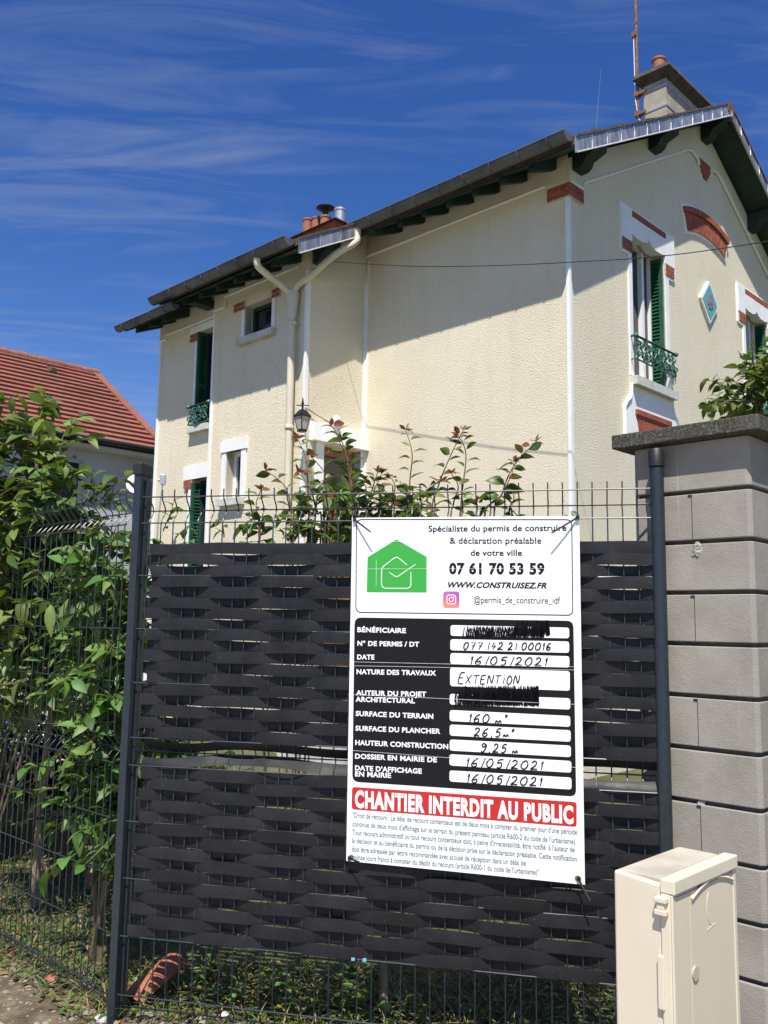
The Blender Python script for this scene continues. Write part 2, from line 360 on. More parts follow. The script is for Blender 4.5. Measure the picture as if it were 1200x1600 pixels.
# raised smooth frieze under the roof, with its moulded lower edge
fz = MB()
def slope_line(x): return 6.018 + .567 * (x - .281)
left = [(0, 5.93), (.24, 5.93), (.27, 6.01), (.34, slope_line(.34)), (2.72, slope_line(2.72)), (2.86, slope_line(2.80)), (2.96, slope_line(2.80) - .03), (3.03, 7.40), (3.06, 7.33)]
right = [(6.43 - a, z) for a, z in reversed(left)]
poly = left + right + [(6.43, zb(6.43) + .02), (3.215, zb(3.215) + .02), (0, zb(0) + .02)]
fz = MB(); fz.prism(poly, .0, .022, lambda a, z, d: G(a, d, z)); H('frieze', fz, M_RENDER)
fz = MB(); fz.prism([(.02, 5.96), (2.7, 5.96), (2.9, 5.98), (2.9, 6.2), (.02, 6.2)], 0, .022, lambda a, z, d: LW(a, d, z)); H('frieze', fz, M_RENDER)
fz = MB(); fz.prism([(3.05, 5.58), (4.5, 5.58), (4.5, 5.44), (4.74, 5.44), (4.74, 5.74), (2.96, 5.74), (2.96, 5.60)], 0, .022, lambda a, z, d: WW(a, d, z)); H('frieze', fz, M_RENDER)
fz = MB(); fz.prism([(4.74, 5.39), (5.92, 5.39), (5.92, 5.33), (6.08, 5.33), (6.08, 5.74), (4.74, 5.74)], 0, .022, lambda a, z, d: LS(a, d, z)); H('frieze', fz, M_RENDER)
fz = MB(); fz.prism([(-.9, 5.42), (-.72, 5.42), (-.04, 5.66), (-.04, 6.1), (-.9, 5.72)], 0, .022, lambda a, z, d: RW(a, d, z)); H('frieze', fz, M_RENDER)
for pts, fr in ((left, G), (right, G), ([(.26, 5.96), (2.9, 5.96)], LW), ([(3.05, 5.58), (4.5, 5.58), (4.5, 5.44), (4.74, 5.44)], WW), ([(4.74, 5.39), (5.92, 5.39), (5.92, 5.33), (6.08, 5.33)], LS)):
    ml_ = MB(); ml_.tube([fr(a, .024, z) for a, z in pts], .017, 6); H('moulding', ml_, M_WHITE, smooth=True)
# white corner strips
def cstrip(*boxes):
    cs = MB()
    for q in boxes: cs.box(*q)
    H('corner_strip', cs, M_WHITE)
cstrip((-.014, .03, -.014, .0, 0, 5.76), (-.014, 0, .0, .03, 0, 5.76))
cstrip((2.86, 2.9, 0, .02, .0, 5.9, LW)); cstrip((-.04, -.002, 0, .018, 0, 5.6, RW))
cstrip((2.886, 2.93, 0, .014, 0, 5.5, WW), (WX, WX + .035, 0, .014, 0, 5.42, RW))
cstrip((4.71, 4.75, 0, .02, 0, 5.42, WW)); cstrip((6.04, 6.08, 0, .02, 0, 5.32, LS))

def brickrow(name, fr, a0, a1, z0, z1, rows, bl=.2, d=.03, parent=None, skew=0):
    m = MB(); m.box(a0, a1, 0, d - .006, z0, z1, fr); b = MB(); rh = (z1 - z0) / rows
    for r in range(rows):
        x = a0 - (bl / 2 if r % 2 else 0)
        while x < a1 - .005:
            e0, e1 = max(x, a0) + .004, min(x + bl, a1) - .004
            if e1 - e0 > .012: b.box(e0, e1, 0, d + random.uniform(-.002, .002), z0 + r * rh + .004, z0 + (r + 1) * rh - .004, fr)
            x += bl
    o = H(name, b, M_BRICK); sub('mortar_bed', m, M_MORTAR, o); return o
# corner bricks
m = MB(); m.box(-.03, .24, -.03, 0, 5.768, 5.91); m.box(-.03, 0, 0, .235, 5.768, 5.91)
b = MB()
for r in range(2):
    z0 = 5.771 + r * .07; z1 = z0 + .064
    for a0, a1 in (((-.035, .105), (.113, .238)) if r else ((-.035, .165), (.173, .238))): b.box(a0, a1, -.036, 0, z0, z1)
    for a0, a1 in (((.004, .09), (.098, .233)) if r else ((.004, .15), (.158, .233))): b.box(-.036, 0, a0, a1, z0, z1)
o = H('brick_corner', b, M_BRICK); sub('mortar_bed', m, M_MORTAR, o)
# stepped brick key under the ridge
m = MB(); b = MB()
for r, (hw, n) in enumerate(((.16, 3), (.16, 2), (.11, 2), (.06, 1))):
    z1 = 7.43 - r * .06
    for k in range(n):
        wd = 2 * hw / n; b.box(3.215 - hw + k * wd + .003, 3.215 - hw + (k + 1) * wd - .003, 0, .036, z1 - .056, z1, G)
    m.box(3.215 - hw - .015, 3.215 + hw + .015, 0, .02, z1 - .072, z1 + .004, G)
o = H('brick_key', b, M_BRICK); sub('mortar_bed', m, M_WHITE, o)
# arched brick band
def arcpts(r, n, a):  # arc centred below
    return [(3.215 + r * sin(-a + 2 * a * i / n), r * cos(-a + 2 * a * i / n)) for i in range(n + 1)]
def zc(r): return 0
RO = 2.02; A0 = math.asin(.64 / RO); CZ = 6.70 - RO
m = MB(); b = MB()
po = [(x, z + CZ) for x, z in arcpts(RO + .045, 24, A0 + .022)]; pi_ = [(x, z + CZ) for x, z in arcpts(RO - .33, 24, A0 + .03)]
m.prism(po + pi_[::-1], 0, .02, lambda a, z, d: G(a, d, z))
nb = 26
for i in range(nb):
    a0 = -A0 + 2 * A0 * (i + .11) / nb; a1 = -A0 + 2 * A0 * (i + .89) / nb
    q = [(3.215 + (RO - .30) * sin(a0), CZ + (RO - .30) * cos(a0)), (3.215 + (RO - .30) * sin(a1), CZ + (RO - .30) * cos(a1)), (3.215 + (RO - .085) * sin(a1), CZ + (RO - .085) * cos(a1)), (3.215 + (RO - .085) * sin(a0), CZ + (RO - .085) * cos(a0))]
    b.prism(q, 0, .035 + random.uniform(-.002, .002), lambda a, z, d: G(a, d, z))
nb = 11
for i in range(nb):
    a0 = -A0 * 1.03 + 2.06 * A0 * (i + .03) / nb; a1 = -A0 * 1.03 + 2.06 * A0 * (i + .97) / nb
    q = [(3.215 + (RO - .075) * sin(a0), CZ + (RO - .075) * cos(a0)), (3.215 + (RO - .075) * sin(a1), CZ + (RO - .075) * cos(a1)), (3.215 + RO * sin(a1), CZ + RO * cos(a1)), (3.215 + RO * sin(a0), CZ + RO * cos(a0))]
    b.prism(q, 0, .055, lambda a, z, d: G(a, d, z))
o = H('brick_arch', b, M_BRICK); sub('mortar_bed', m, M_WHITE, o)
# teal diamond
m = MB(); m.prism([(3.215, 5.265), (3.465, 5.545), (3.215, 5.825), (2.965, 5.545)], 0, .036, lambda a, z, d: G(a, d, z))
o = H('diamond_panel', m, M_WHITE)
m = MB(); m.prism([(3.215, 5.31), (3.425, 5.545), (3.215, 5.78), (3.005, 5.545)], .03, .042, lambda a, z, d: G(a, d, z)); sub('tile', m, M_TEAL, o)
m = MB()
for k in range(9):
    t = 2 * pi * k / 9; r = .06
    m.box(3.215 + r * cos(t) - .022, 3.215 + r * cos(t) + .022, .036, .050, 5.545 + r * 1.2 * sin(t) - .022, 5.545 + r * 1.2 * sin(t) + .022, G)
m.lathe(G(3.215, .036, 5.545), [(.045, 0), (.045, .016), (.02, .02)], 12, Vector((0, -1, 0)))
sub('medallion', m, M_GREYT, o)

# windows of the gable
def louvre(mb, fr2, a0, a1, z0, z1):
    """folding shutter leaf: fr2(a, d, z) local plane"""
    fw_ = .045; t = .03
    mb.box(a0, a0 + fw_, 0, t, z0, z1, fr2); mb.box(a1 - fw_, a1, 0, t, z0, z1, fr2)
    zs = [z0, z0 + .05, z0 + .52, z0 + .57, z1 - .05, z1]
    mb.box(a0 + fw_, a1 - fw_, 0, t, zs[0], zs[1], fr2); mb.box(a0 + fw_, a1 - fw_, 0, t, zs[2], zs[3], fr2); mb.box(a0 + fw_, a1 - fw_, 0, t, zs[4], zs[5], fr2)
    mb.box(a0 + fw_, a1 - fw_, .002, .006, z0, z1, fr2)
    for za, zb_ in ((zs[1], zs[2]), (zs[3], zs[4])):
        z = za + .004
        while z < zb_ - .03:
            mb.hexa([fr2(a0 + fw_, .004, z + .026), fr2(a1 - fw_, .004, z + .026), fr2(a1 - fw_, .03, z), fr2(a0 + fw_, .03, z),
                     fr2(a0 + fw_, .004, z + .032), fr2(a1 - fw_, .004, z + .032), fr2(a1 - fw_, .03, z + .006), fr2(a0 + fw_, .03, z + .006)])
            z += .043
def scroll(mb, fr, a, z, s, flip, d):
    pts = []
    for i in range(19):
        t = i / 18 * 2.2 * pi; r = s * (1 - .75 * i / 18)
        pts.append(fr(a + flip * r * cos(t), d + .01 * sin(i), z + r * sin(t)))
    mb.tube(pts, .0085, 5)
def railing(fr, a0, a1, z0, z1, d=.07):
    m = MB(); m.tube([fr(a0, .0, z1), fr(a0, d, z1), fr(a1, d, z1), fr(a1, 0, z1)], .013, 6)
    o = H('balcony_rail', m, M_DGREEN)
    q = MB(); q.tube([fr(a0, 0, z0), fr(a0, d, z0), fr((a0 + a1) / 2, d + .03, z0 - .03), fr(a1, d, z0), fr(a1, 0, z0)], .010, 6)
    n = max(2, round((a1 - a0) / .2)); wd = (a1 - a0) / n
    for i in range(n):
        c_ = a0 + (i + .5) * wd; hh = z1 - z0
        scroll(q, fr, c_ - wd * .22, z0 + hh * .66, wd * .27, 1, d); scroll(q, fr, c_ + wd * .22, z0 + hh * .66, wd * .27, -1, d)
        scroll(q, fr, c_ - wd * .24, z0 + hh * .22, wd * .23, -1, d + .015); scroll(q, fr, c_ + wd * .24, z0 + hh * .22, wd * .23, 1, d + .015)
        q.tube([fr(c_ - wd * .5, d, z0), fr(c_ - wd * .2, d + .02, z0 + hh * .55), fr(c_ + wd * .2, d, z0 + hh * .55), fr(c_ + wd * .5, d, z1)], .009, 5)
        q.tube([fr(c_ + wd * .5, d, z0), fr(c_ + wd * .1, d + .02, z0 + hh * .35), fr(c_ - wd * .3, d, z0 + hh * .7), fr(c_ - wd * .5, d, z1)], .009, 5)
        for k in range(5):
            aa = c_ + random.uniform(-.4, .4) * wd; zz_ = z0 + random.uniform(.05, .95) * hh
            q.lathe(fr(aa, d, zz_), [(.006, 0), (.02, .012), (.004, .024)], 5, fr(0, 1, 0) - fr(0, 0, 0))
    for a in (a0, a1): q.lathe(fr(a, d, z1), [(.008, -.03), (.03, -.005), (.03, .01), (.008, .035)], 8, fr(0, 1, 0) - fr(0, 0, 0))
    sub('scrollwork', q, M_IRON, o)
for (a0, a1) in (W1, W2):
    lin = MB()
    cpt = (a0 + a1) / 2; zt = 6.005
    curve = [(a0, 5.80), (a0 + .1, 5.775), (a0 + .25, 5.775), (cpt - .05, 5.80), (cpt, 5.85), (cpt + .05, 5.80), (a1 - .25, 5.775), (a1 - .1, 5.775), (a1, 5.80)]
    lin.prism([(a0 - .23, 5.70)] + [(a0 - .001, 5.70)] + curve + [(a1 + .001, 5.70), (a1 + .23, 5.70), (a1 + .23, 6.085), (a1, 6.085), (a1, 5.998), (a0, 5.998), (a0, 6.085), (a0 - .23, 6.085)], -.1, .028, lambda a, z, d: G(a, d, z))
    H('window_lintel', lin, M_WHITE)
    ed = MB()      # thin white border and jambs
    ed.box(a0 - .25, a0 - .231, 0, .02, 5.55, 6.11, G); ed.box(a1 + .231, a1 + .25, 0, .02, 5.55, 6.11, G)
    ed.box(a0 - .23, a0 - .001, 0, .018, 5.53, 5.56, G); ed.box(a1 + .001, a1 + .23, 0, .018, 5.53, 5.56, G)
    ed.box(a0 - .25, a1 + .25, 0, .016, 6.087, 6.105, G)
    ed.box(a0 - .075, a0, -.1, .018, 4.165, 5.528, G); ed.box(a1, a1 + .085, -.1, .018, 4.165, 5.528, G)
    H('window_surround', ed, M_WHITE)
    brickrow('brick_band', G, a0 + .01, a1 + .02, 6.0, 6.075, 1, .16)
    brickrow('brick_ear', G, a0 - .215, a0 - .002, 5.565, 5.695, 2, .16); brickrow('brick_ear', G, a1 + .002, a1 + .215, 5.565, 5.695, 2, .16)
    sl_ = MB(); sl_.hexa([G(a0 - .08, 0, 4.06), G(a1 + .09, 0, 4.06), G(a1 + .09, .10, 4.05), G(a0 - .08, .10, 4.05), G(a0 - .08, -.1, 4.163), G(a1 + .09, -.1, 4.163), G(a1 + .09, .10, 4.145), G(a0 - .08, .10, 4.145)])
    H('window_sill', sl_, M_CONC)
    ap = MB()     # flared apron under the sill, wraps the lower window's head
    half = [(a0 - .08, 4.055), (a0 - .085, 3.98), (a0 - .11, 3.9), (a0 - .19, 3.84), (a0 - .24, 3.78), (a0 - .25, 3.4), (a0 - .0, 3.4), (a0 + .05, 3.48)]
    ap.prism(half + [(a0 + a1 - a, z) for a, z in reversed(half)], 0, .022, lambda a, z, d: G(a, d, z)); ap2 = MB()
    o = H('window_apron', ap, M_WHITE)
    for sg in (0, 1): ap2 = MB(); ap2.tube([G(a0 + a1 - a if sg else a, .024, z) for a, z in half[:6]], .02, 6); sub('moulded_edge', ap2, M_WHITE, o)
    ba = MB(); n = 15
    for i in range(n):
        t0 = a0 + (a1 - a0) * (i + .11) / n; t1 = a0 + (a1 - a0) * (i + .89) / n; k = .82
        cc = cpt
        ba.prism([(cc + (t0 - cc) * k, 3.5), (cc + (t1 - cc) * k, 3.5), (t1, 3.725), (t0, 3.725)], 0, .034, lambda a, z, d: G(a, d, z))
    for i in range(4): ba.box(a0 - .01 + i * (a1 - a0 + .02) / 4 + .003, a0 - .01 + (i + 1) * (a1 - a0 + .02) / 4 - .003, 0, .05, 3.733, 3.79, G)
    o = H('brick_lintel', ba, M_BRICK); mm = MB(); mm.prism([(a0 + .06, 3.49), (a1 - .06, 3.49), (a1, 3.79), (a0, 3.79)], 0, .027, lambda a, z, d: G(a, d, z)); sub('mortar_bed', mm, M_MORTAR, o)
    for z0, z1 in ((4.16, 5.86), (1.5, 3.5)):
        fr_ = MB(); mid = a0 + .53
        dd = -.2
        fr_.box(a0, a0 + .02, dd, dd + .05, z0, z1, G); fr_.box(a1 - .06, a1, dd, dd + .05, z0, z1, G); fr_.box(a0 + .02, a1 - .06, dd, dd + .05, z1 - .06, z1, G); fr_.box(a0 + .02, a1 - .06, dd, dd + .05, z0, z0 + .07, G)
        fr_.box(mid - .026, mid + .026, dd, dd + .065, z0 + .07, z1 - .06, G)
        o = H('window', fr_, M_PVC); pn = MB(); pn.face([G(a0, dd + .01, z0), G(a1, dd + .01, z0), G(a1, dd + .01, z1), G(a0, dd + .01, z1)]); sub('pane', pn, M_GLASS, o)
    lv = MB(); FR = lambda a, d, z: G(a1 - .012 - d, -a, z); louvre(lv, FR, .005, .185, 4.18, 5.76); H('shutter', lv, M_GREEN)
    lv = MB(); FR = lambda a, d, z: G(a0 + .004 + d, -a, z); louvre(lv, FR, .005, .14, 4.18, 5.76); H('shutter', lv, M_GREEN)
    railing(G, a0 - .06, a1 + .1, 4.34, 4.6)

# wing and left bay openings
def trim(fr, a0, a1, z0, z1, lint=.15, ext=.1, jamb=.07, sill=True, full=True):
    m = MB()
    if lint: m.box(a0 - ext, a1 + ext, -.05, .03, z1, z1 + lint, fr)
    m.box(a0 - jamb, a0, -.1, .018, z0, z1 - .001, fr); m.box(a1, a1 + jamb, -.1, .018, z0, z1 - .001, fr)
    H('window_surround', m, M_WHITE)
    if sill:
        s_ = MB(); s_.box(a0 - ext * .8, a1 + ext * .8, -.1, .08, z0 - .085, z0 - .002, fr); H('window_sill', s_, M_CONC)
def pane(fr, a0, a1, z0, z1, d, fm=M_PVC, f=.045, parent_name='window'):
    m = MB(); m.box(a0, a0 + f, d, d + .04, z0, z1, fr); m.box(a1 - f, a1, d, d + .04, z0, z1, fr); m.box(a0 + f, a1 - f, d, d + .04, z1 - f, z1, fr); m.box(a0 + f, a1 - f, d, d + .04, z0, z0 + f, fr)
    o = H(parent_name, m, fm); p = MB(); p.face([fr(a0, d + .01, z0), fr(a1, d + .01, z0), fr(a1, d + .01, z1), fr(a0, d + .01, z1)]); sub('pane', p, M_GLASS, o)
trim(WW, 3.54, 4.08, 4.93, 5.35, 0, .1, .06); pane(WW, 3.54, 4.08, 4.93, 5.35, -.155, M_DGREEN)
brickrow('brick_ear', WW, 3.39, 3.54, 5.31, 5.42, 2, .15); brickrow('brick_ear', WW, 4.08, 4.30, 5.31, 5.42, 2, .15)
trim(WW, 4.05, 4.36, 2.93, 3.53, .14, .11, .09); pane(WW, 4.05, 4.36, 2.93, 3.53, -.155, M_PVC)
pane(LS, 4.76, 5.13, 3.97, 5.26, -.155, M_DGREEN)
m = MB(); m.box(5.13, 5.2, -.1, .018, 3.97, 5.14, LS); m.box(4.76, 5.32, 0, .02, 5.262, 5.36, LS); H('window_surround', m, M_WHITE)
m = MB(); m.box(4.76, 5.22, -.1, .08, 3.885, 3.968, LS); H('window_sill', m, M_CONC)
brickrow('brick_ear', LS, 5.135, 5.31, 5.145, 5.255, 2, .15)
lv = MB(); FR = lambda a, d, z: LS(5.118 - d, -a, z); louvre(lv, FR, -.04, .14, 3.98, 5.25); H('shutter', lv, M_GREEN)
railing(LS, 4.76, 5.22, 4.0, 4.24, .06)
m = MB(); m.box(4.76, 5.33, -.05, .03, 3.27, 3.45, LS); m.box(5.13, 5.21, -.1, .018, .9, 3.155, LS); H('door_surround', m, M_WHITE)
brickrow('brick_ear', LS, 5.135, 5.31, 3.16, 3.266, 2, .15)
lv = MB(); FR = lambda a, d, z: LS(5.118 - d, -a, z); louvre(lv, FR, -.04, .14, .95, 3.22); H('shutter', lv, M_GREEN)
pane(LS, 4.76, 5.13, .9, 3.27, -.155, M_DGREEN, .06, 'door')
# front door in the return wall
m = MB(); m.hexa([RW(-.87, 0, 3.5), RW(.0, 0, 3.5), RW(.0, .09, 3.5), RW(-.87, .09, 3.5), RW(-.87, 0, 3.72), RW(.0, 0, 3.72), RW(.0, .08, 3.71), RW(-.87, .08, 3.71)])
H('door_lintel', m, M_WHITE)
m = MB(); m.box(-.78, -.66, -.12, .02, .9, 3.498, RW); m.box(-.06, -.001, -.12, .016, .9, 3.498, RW); H('door_surround', m, M_WHITE)
m = MB(); D0 = -.15
m.box(-.66, -.57, D0, D0 + .05, .9, 3.49, RW); m.box(-.15, -.06, D0, D0 + .05, .9, 3.49, RW); m.box(-.57, -.15, D0, D0 + .05, 3.39, 3.49, RW); m.box(-.57, -.15, D0, D0 + .05, 2.82, 2.98, RW); m.box(-.57, -.15, D0, D0 + .05, .9, 1.9, RW)
for k in range(5): m.box(-.53 + k * .09, -.51 + k * .09, D0 + .02, D0 + .035, 1.9, 2.82, RW)
o = H('door', m, M_WOOD); p = MB(); p.face([RW(-.66, D0 + .01, .9), RW(-.06, D0 + .01, .9), RW(-.06, D0 + .01, 3.49), RW(-.66, D0 + .01, 3.49)]); sub('pane', p, M_GLASS, o)
m = MB(); m.box(-1.2, .0, 0, 1.0, 0, .9, RW); m.box(-.2, .0, 1.0, 1.3, 0, .6, RW); H('doorstep', m, M_CONC)

# roof
rf = MB()
def roofslab(x0, x1, y0, y1, dz=0, t0=.03, t1=.15):
    f = lambda x: zb(x) + dz
    rf.hexa([(x0, y0, f(x0) + t0), (x1, y0, f(x1) + t0), (x1, y1, f(x1) + t0), (x0, y1, f(x0) + t0), (x0, y0, f(x0) + t1), (x1, y0, f(x1) + t1), (x1, y1, f(x1) + t1), (x0, y1, f(x0) + t1)])
roofslab(-.47, 3.215, -.37, 6.3, 0, .09); roofslab(3.215, 6.93, -.37, 6.3, 0, .09)
roofslab(-1.45, -.471, 2.51, 5.3, .07, .09); roofslab(-1.40, -.471, 5.301, 6.3, -.05, .09)
roof = H('roof', rf, M_OLDTILE)
rd = MB()
for i in range(17): y0 = -.40 + i * .4; rd.lathe(Vector((3.215, y0, 7.99)), [(.10, 0), (.115, .03), (.095, .4)], 10, Vector((0, 1, 0)))
sub('ridge_tile', rd, M_OLDTILE, roof)
sf = MB()     # boarded soffits and rafter feet
def strip(x0, x1, y0, y1, dz=0):
    f = lambda x: zb(x) + dz + .085
    sf.hexa([(x0, y0, f(x0) - .02), (x1, y0, f(x1) - .02), (x1, y1, f(x1) - .02), (x0, y1, f(x0) - .02), (x0, y0, f(x0)), (x1, y0, f(x1)), (x1, y1, f(x1)), (x0, y1, f(x0))])
strip(-.48, 3.214, -.355, -.001); strip(3.216, 6.91, -.355, -.001); strip(-.48, -.03, .0, 2.515)
strip(-1.43, -.6, 2.52, 2.89, .05); strip(-1.43, -.99, 2.895, 5.29, .05); strip(-1.38, -.96, 5.3, 6.28, -.06)
sub('soffit', sf, M_DGREEN, roof)
def rafter(y, x0, x1, dz=0):
    raf = MB(); f = lambda x: zb(x) + dz + .064
    raf.hexa([(x0, y, f(x0) - .08), (x1, y, f(x1) - .12), (x1, y + .07, f(x1) - .12), (x0, y + .07, f(x0) - .08), (x0, y, f(x0)), (x1, y, f(x1)), (x1, y + .07, f(x1)), (x0, y + .07, f(x0))])
    sub('rafter_end', raf, M_DGREEN, roof)
y = .12
while y < 2.5: rafter(y, -.42, -.024); y += .36
y = 3.0
while y < 5.2: rafter(y, -1.37, -.98, .05); y += .36
y = 5.35
while y < 6.2: rafter(y, -1.33, -.95, -.06); y += .33
for a in (.13, 1.78, 3.215, 4.65, 6.30):
    pu = MB(); z1 = zb(a) + .06 - (.06 if a == 3.215 else 0); hgt = .23
    prof = [(0, z1 - hgt), (.10, z1 - hgt), (.15, z1 - hgt + .03), (.18, z1 - hgt + .09), (.24, z1 - hgt + .11), (.32, z1 - .09), (.33, z1), (0, z1)]
    pu.prism(prof, a - .085, a + .085, lambda d, z, h: G(h, d, z))
    sub('purlin_end', pu, M_DGREEN, roof)
pu = MB(); z1 = zb(-.82) + .1
pu.prism([(0, z1 - .23), (.10, z1 - .23), (.18, z1 - .13), (.3, z1 - .09), (.32, z1), (0, z1)], -.90, -.74, lambda d, z, h: RW(h, d, z)); sub('purlin_end', pu, M_DGREEN, roof)
pu = MB(); pu.box(4.77, 4.92, .0, .34, 5.50, 5.60, LambdaType := (lambda a, d, z: LS(a, d, z))); sub('purlin_end', pu, M_DGREEN, roof)
# zinc verges: folded sheets with standing laps and a pale lower lip
def verge(x0, x1, yo, sgn=-1, dz=0):
    zb = lambda x: globals()['zb'](x) + dz
    n = max(2, int(abs(x1 - x0) / .27)); yo0 = yo; vz = MB(); lip = MB(); vt = MB()
    for i in range(n):
        xa = x0 + (x1 - x0) * i / n; xb = x0 + (x1 - x0) * (i + 1) / n; e = .004 * (i % 2)
        vz.hexa([(xa, yo0 + sgn * (-.012), zb(xa)), (xb, yo0 + sgn * (-.012), zb(xb)), (xb, yo0 + sgn * (.012 + e), zb(xb)), (xa, yo0 + sgn * (.006 + e), zb(xa)),
                 (xa, yo0 + sgn * (-.012), zb(xa) + .165), (xb, yo0 + sgn * (-.012), zb(xb) + .165), (xb, yo0 + sgn * (-.004), zb(xb) + .165), (xa, yo0 + sgn * (-.004), zb(xa) + .165)])
        vz.tube([(xb, yo0 + sgn * .014, zb(xb)), (xb + .012, yo0 + sgn * .01, zb(xb) + .09), (xb, yo0 + sgn * .0, zb(xb) + .165)], .006, 5)
        k = .012 * (i % 2)
        vt.hexa([(xa, yo0 + .0 - sgn * .25, zb(xa) + .16), (xb, yo0 - sgn * .25, zb(xb) + .16), (xb, yo0 + sgn * .012, zb(xb) + .16), (xa, yo0 + sgn * .012, zb(xa) + .16),
                 (xa, yo0 - sgn * .25, zb(xa) + .185 + k), (xb, yo0 - sgn * .25, zb(xb) + .200 - k), (xb, yo0 + sgn * .012, zb(xb) + .192 - k), (xa, yo0 + sgn * .012, zb(xa) + .18 + k)])
    lip.tube([(x0, yo0 + sgn * .014, zb(x0) - .004), (x1, yo0 + sgn * .014, zb(x1) - .004)], .008, 6)
    sub('verge_flashing', vz, M_ZINC, roof); sub('flashing_lip', lip, M_ZLIP, roof); sub('verge_tile', vt, M_OLDTILE, roof)
verge(-.47, 3.20, -.385); verge(6.90, 3.23, -.385); verge(-1.44, -.53, 2.50, -1, .06)
# gutters
def gutter(x, y0, y1, ztop, r=.078):
    m = MB(); n = 10; ys = [y0, y1]
    prof = [(x + r * cos(pi + pi * k / n), ztop + r * sin(pi + pi * k / n)) for k in range(n + 1)]
    inner = [(x + (r - .004) * cos(pi + pi * k / n), ztop + (r - .004) * sin(pi + pi * k / n)) for k in range(n + 1)]
    for P in (prof, inner):
        for k in range(n): m.face([(P[k][0], y0, P[k][1]), (P[k + 1][0], y0, P[k + 1][1]), (P[k + 1][0], y1, P[k + 1][1]), (P[k][0], y1, P[k][1])])
    for y in ys: m.face([(a, y, c) for a, c in prof])
    o = H('gutter', m, M_GUTTER, smooth=True)
    q = MB(); q.tube([(x - r, y0, ztop), (x - r, y1, ztop)], .009, 6); q.tube([(x + r, y0, ztop), (x + r, y1, ztop)], .005, 5); sub('gutter_bead', q, M_GUTTER, o)
    q = MB(); y = y0 + .2
    while y < y1:
        q = MB(); q.tube([(x + (r + .004) * cos(pi + pi * k / n), y, ztop + (r + .004) * sin(pi + pi * k / n)) for k in range(n + 1)], .006, 5); y += .345; sub('gutter_hook', q, M_GUTTER, o)
gutter(-.555, -.36, 2.60, 6.075); gutter(-1.53, 2.55, 5.32, 5.59); gutter(-1.46, 4.9, 6.32, 5.455, .065)
# downpipe with its two swan necks
def smooth_path(pts, n=6):
    out_ = []
    P = [Vector(p) for p in pts]; P = [P[0]] + P + [P[-1]]
    for i in range(1, len(P) - 2):
        for k in range(n):
            t = k / n; a, b, c, d = P[i - 1], P[i], P[i + 1], P[i + 2]
            out_.append(.5 * ((2 * b) + (c - a) * t + (2 * a - 5 * b + 4 * c - d) * t * t + (3 * b - a - 3 * c + d) * t ** 3))
    out_.append(P[-2]); return out_
dp = MB()
dp.tube(smooth_path([(-1.04, 3.07, 5.2), (-1.04, 3.07, 4.9), (-1.04, 3.06, 3.0), (-1.04, 3.05, 0)]), .042, 12)
pipe = H('downpipe', dp, M_PIPE, smooth=True)
q = MB(); q.tube(smooth_path([(-.565, 2.5, 6.05), (-.565, 2.5, 5.93), (-.60, 2.5, 5.83), (-.80, 2.60, 5.66), (-.98, 2.84, 5.40), (-1.03, 3.0, 5.32), (-1.04, 3.07, 5.22)]), .041, 12); sub('swan_neck', q, M_PIPE, pipe)
q = MB(); q.tube(smooth_path([(-1.53, 3.12, 5.55), (-1.53, 3.12, 5.47), (-1.47, 3.12, 5.41), (-1.14, 3.10, 5.28), (-1.04, 3.07, 5.20)]), .040, 12); sub('swan_neck', q, M_PIPE, pipe)
q = MB(); q.lathe((-1.04, 3.07, 4.93), [(.05, 0), (.054, .03), (.075, .26), (.07, .33), (.04, .35)], 14)
sub('pipe_collar', q, M_PIPE, pipe)
for z in (4.85, 3.62, 1.8):
    q = MB(); q.lathe((-1.04, 3.06, z), [(.05, 0), (.057, .01), (.057, .035), (.05, .045)], 14)
    sub('pipe_collar', q, M_PIPE, pipe)

# main chimney
ch = MB(); ch.box(2.30, 4.13, .03, .33, 7.0, 8.22); chim = H('chimney', ch, M_CHIM)
q = MB(); A_, B_ = (2.30, 4.13), (.03, .33)
q.hexa([(2.29, .02, 8.20), (4.14, .02, 8.20), (4.14, .34, 8.20), (2.29, .34, 8.20), (2.2, -.07, 8.285), (4.23, -.07, 8.285), (4.23, .43, 8.285), (2.2, .43, 8.285)])
q.hexa([(2.2, -.07, 8.286), (4.23, -.07, 8.286), (4.23, .43, 8.286), (2.2, .43, 8.286), (2.22, -.05, 8.345), (4.21, -.05, 8.345), (4.21, .41, 8.345), (2.22, .41, 8.345)])
sub('chimney_cap', q, M_MOSS, chim)
for xx, hh in ((2.43, .235), (2.95, .16), (3.5, .16), (3.95, .14)):
    q = MB(); q.lathe((xx, .18, 8.34), [(.082, 0), (.078, hh - .03), (.088, hh - .028), (.088, hh), (.066, hh), (.066, hh - .05)], 16); sub('chimney_pot', q, M_TERRA, chim)
for z in (8.10, 7.83): q = MB(); q.box(2.292, 4.14, .022, .338, z, z + .022); sub('fixing_strap', q, M_STEEL, chim)
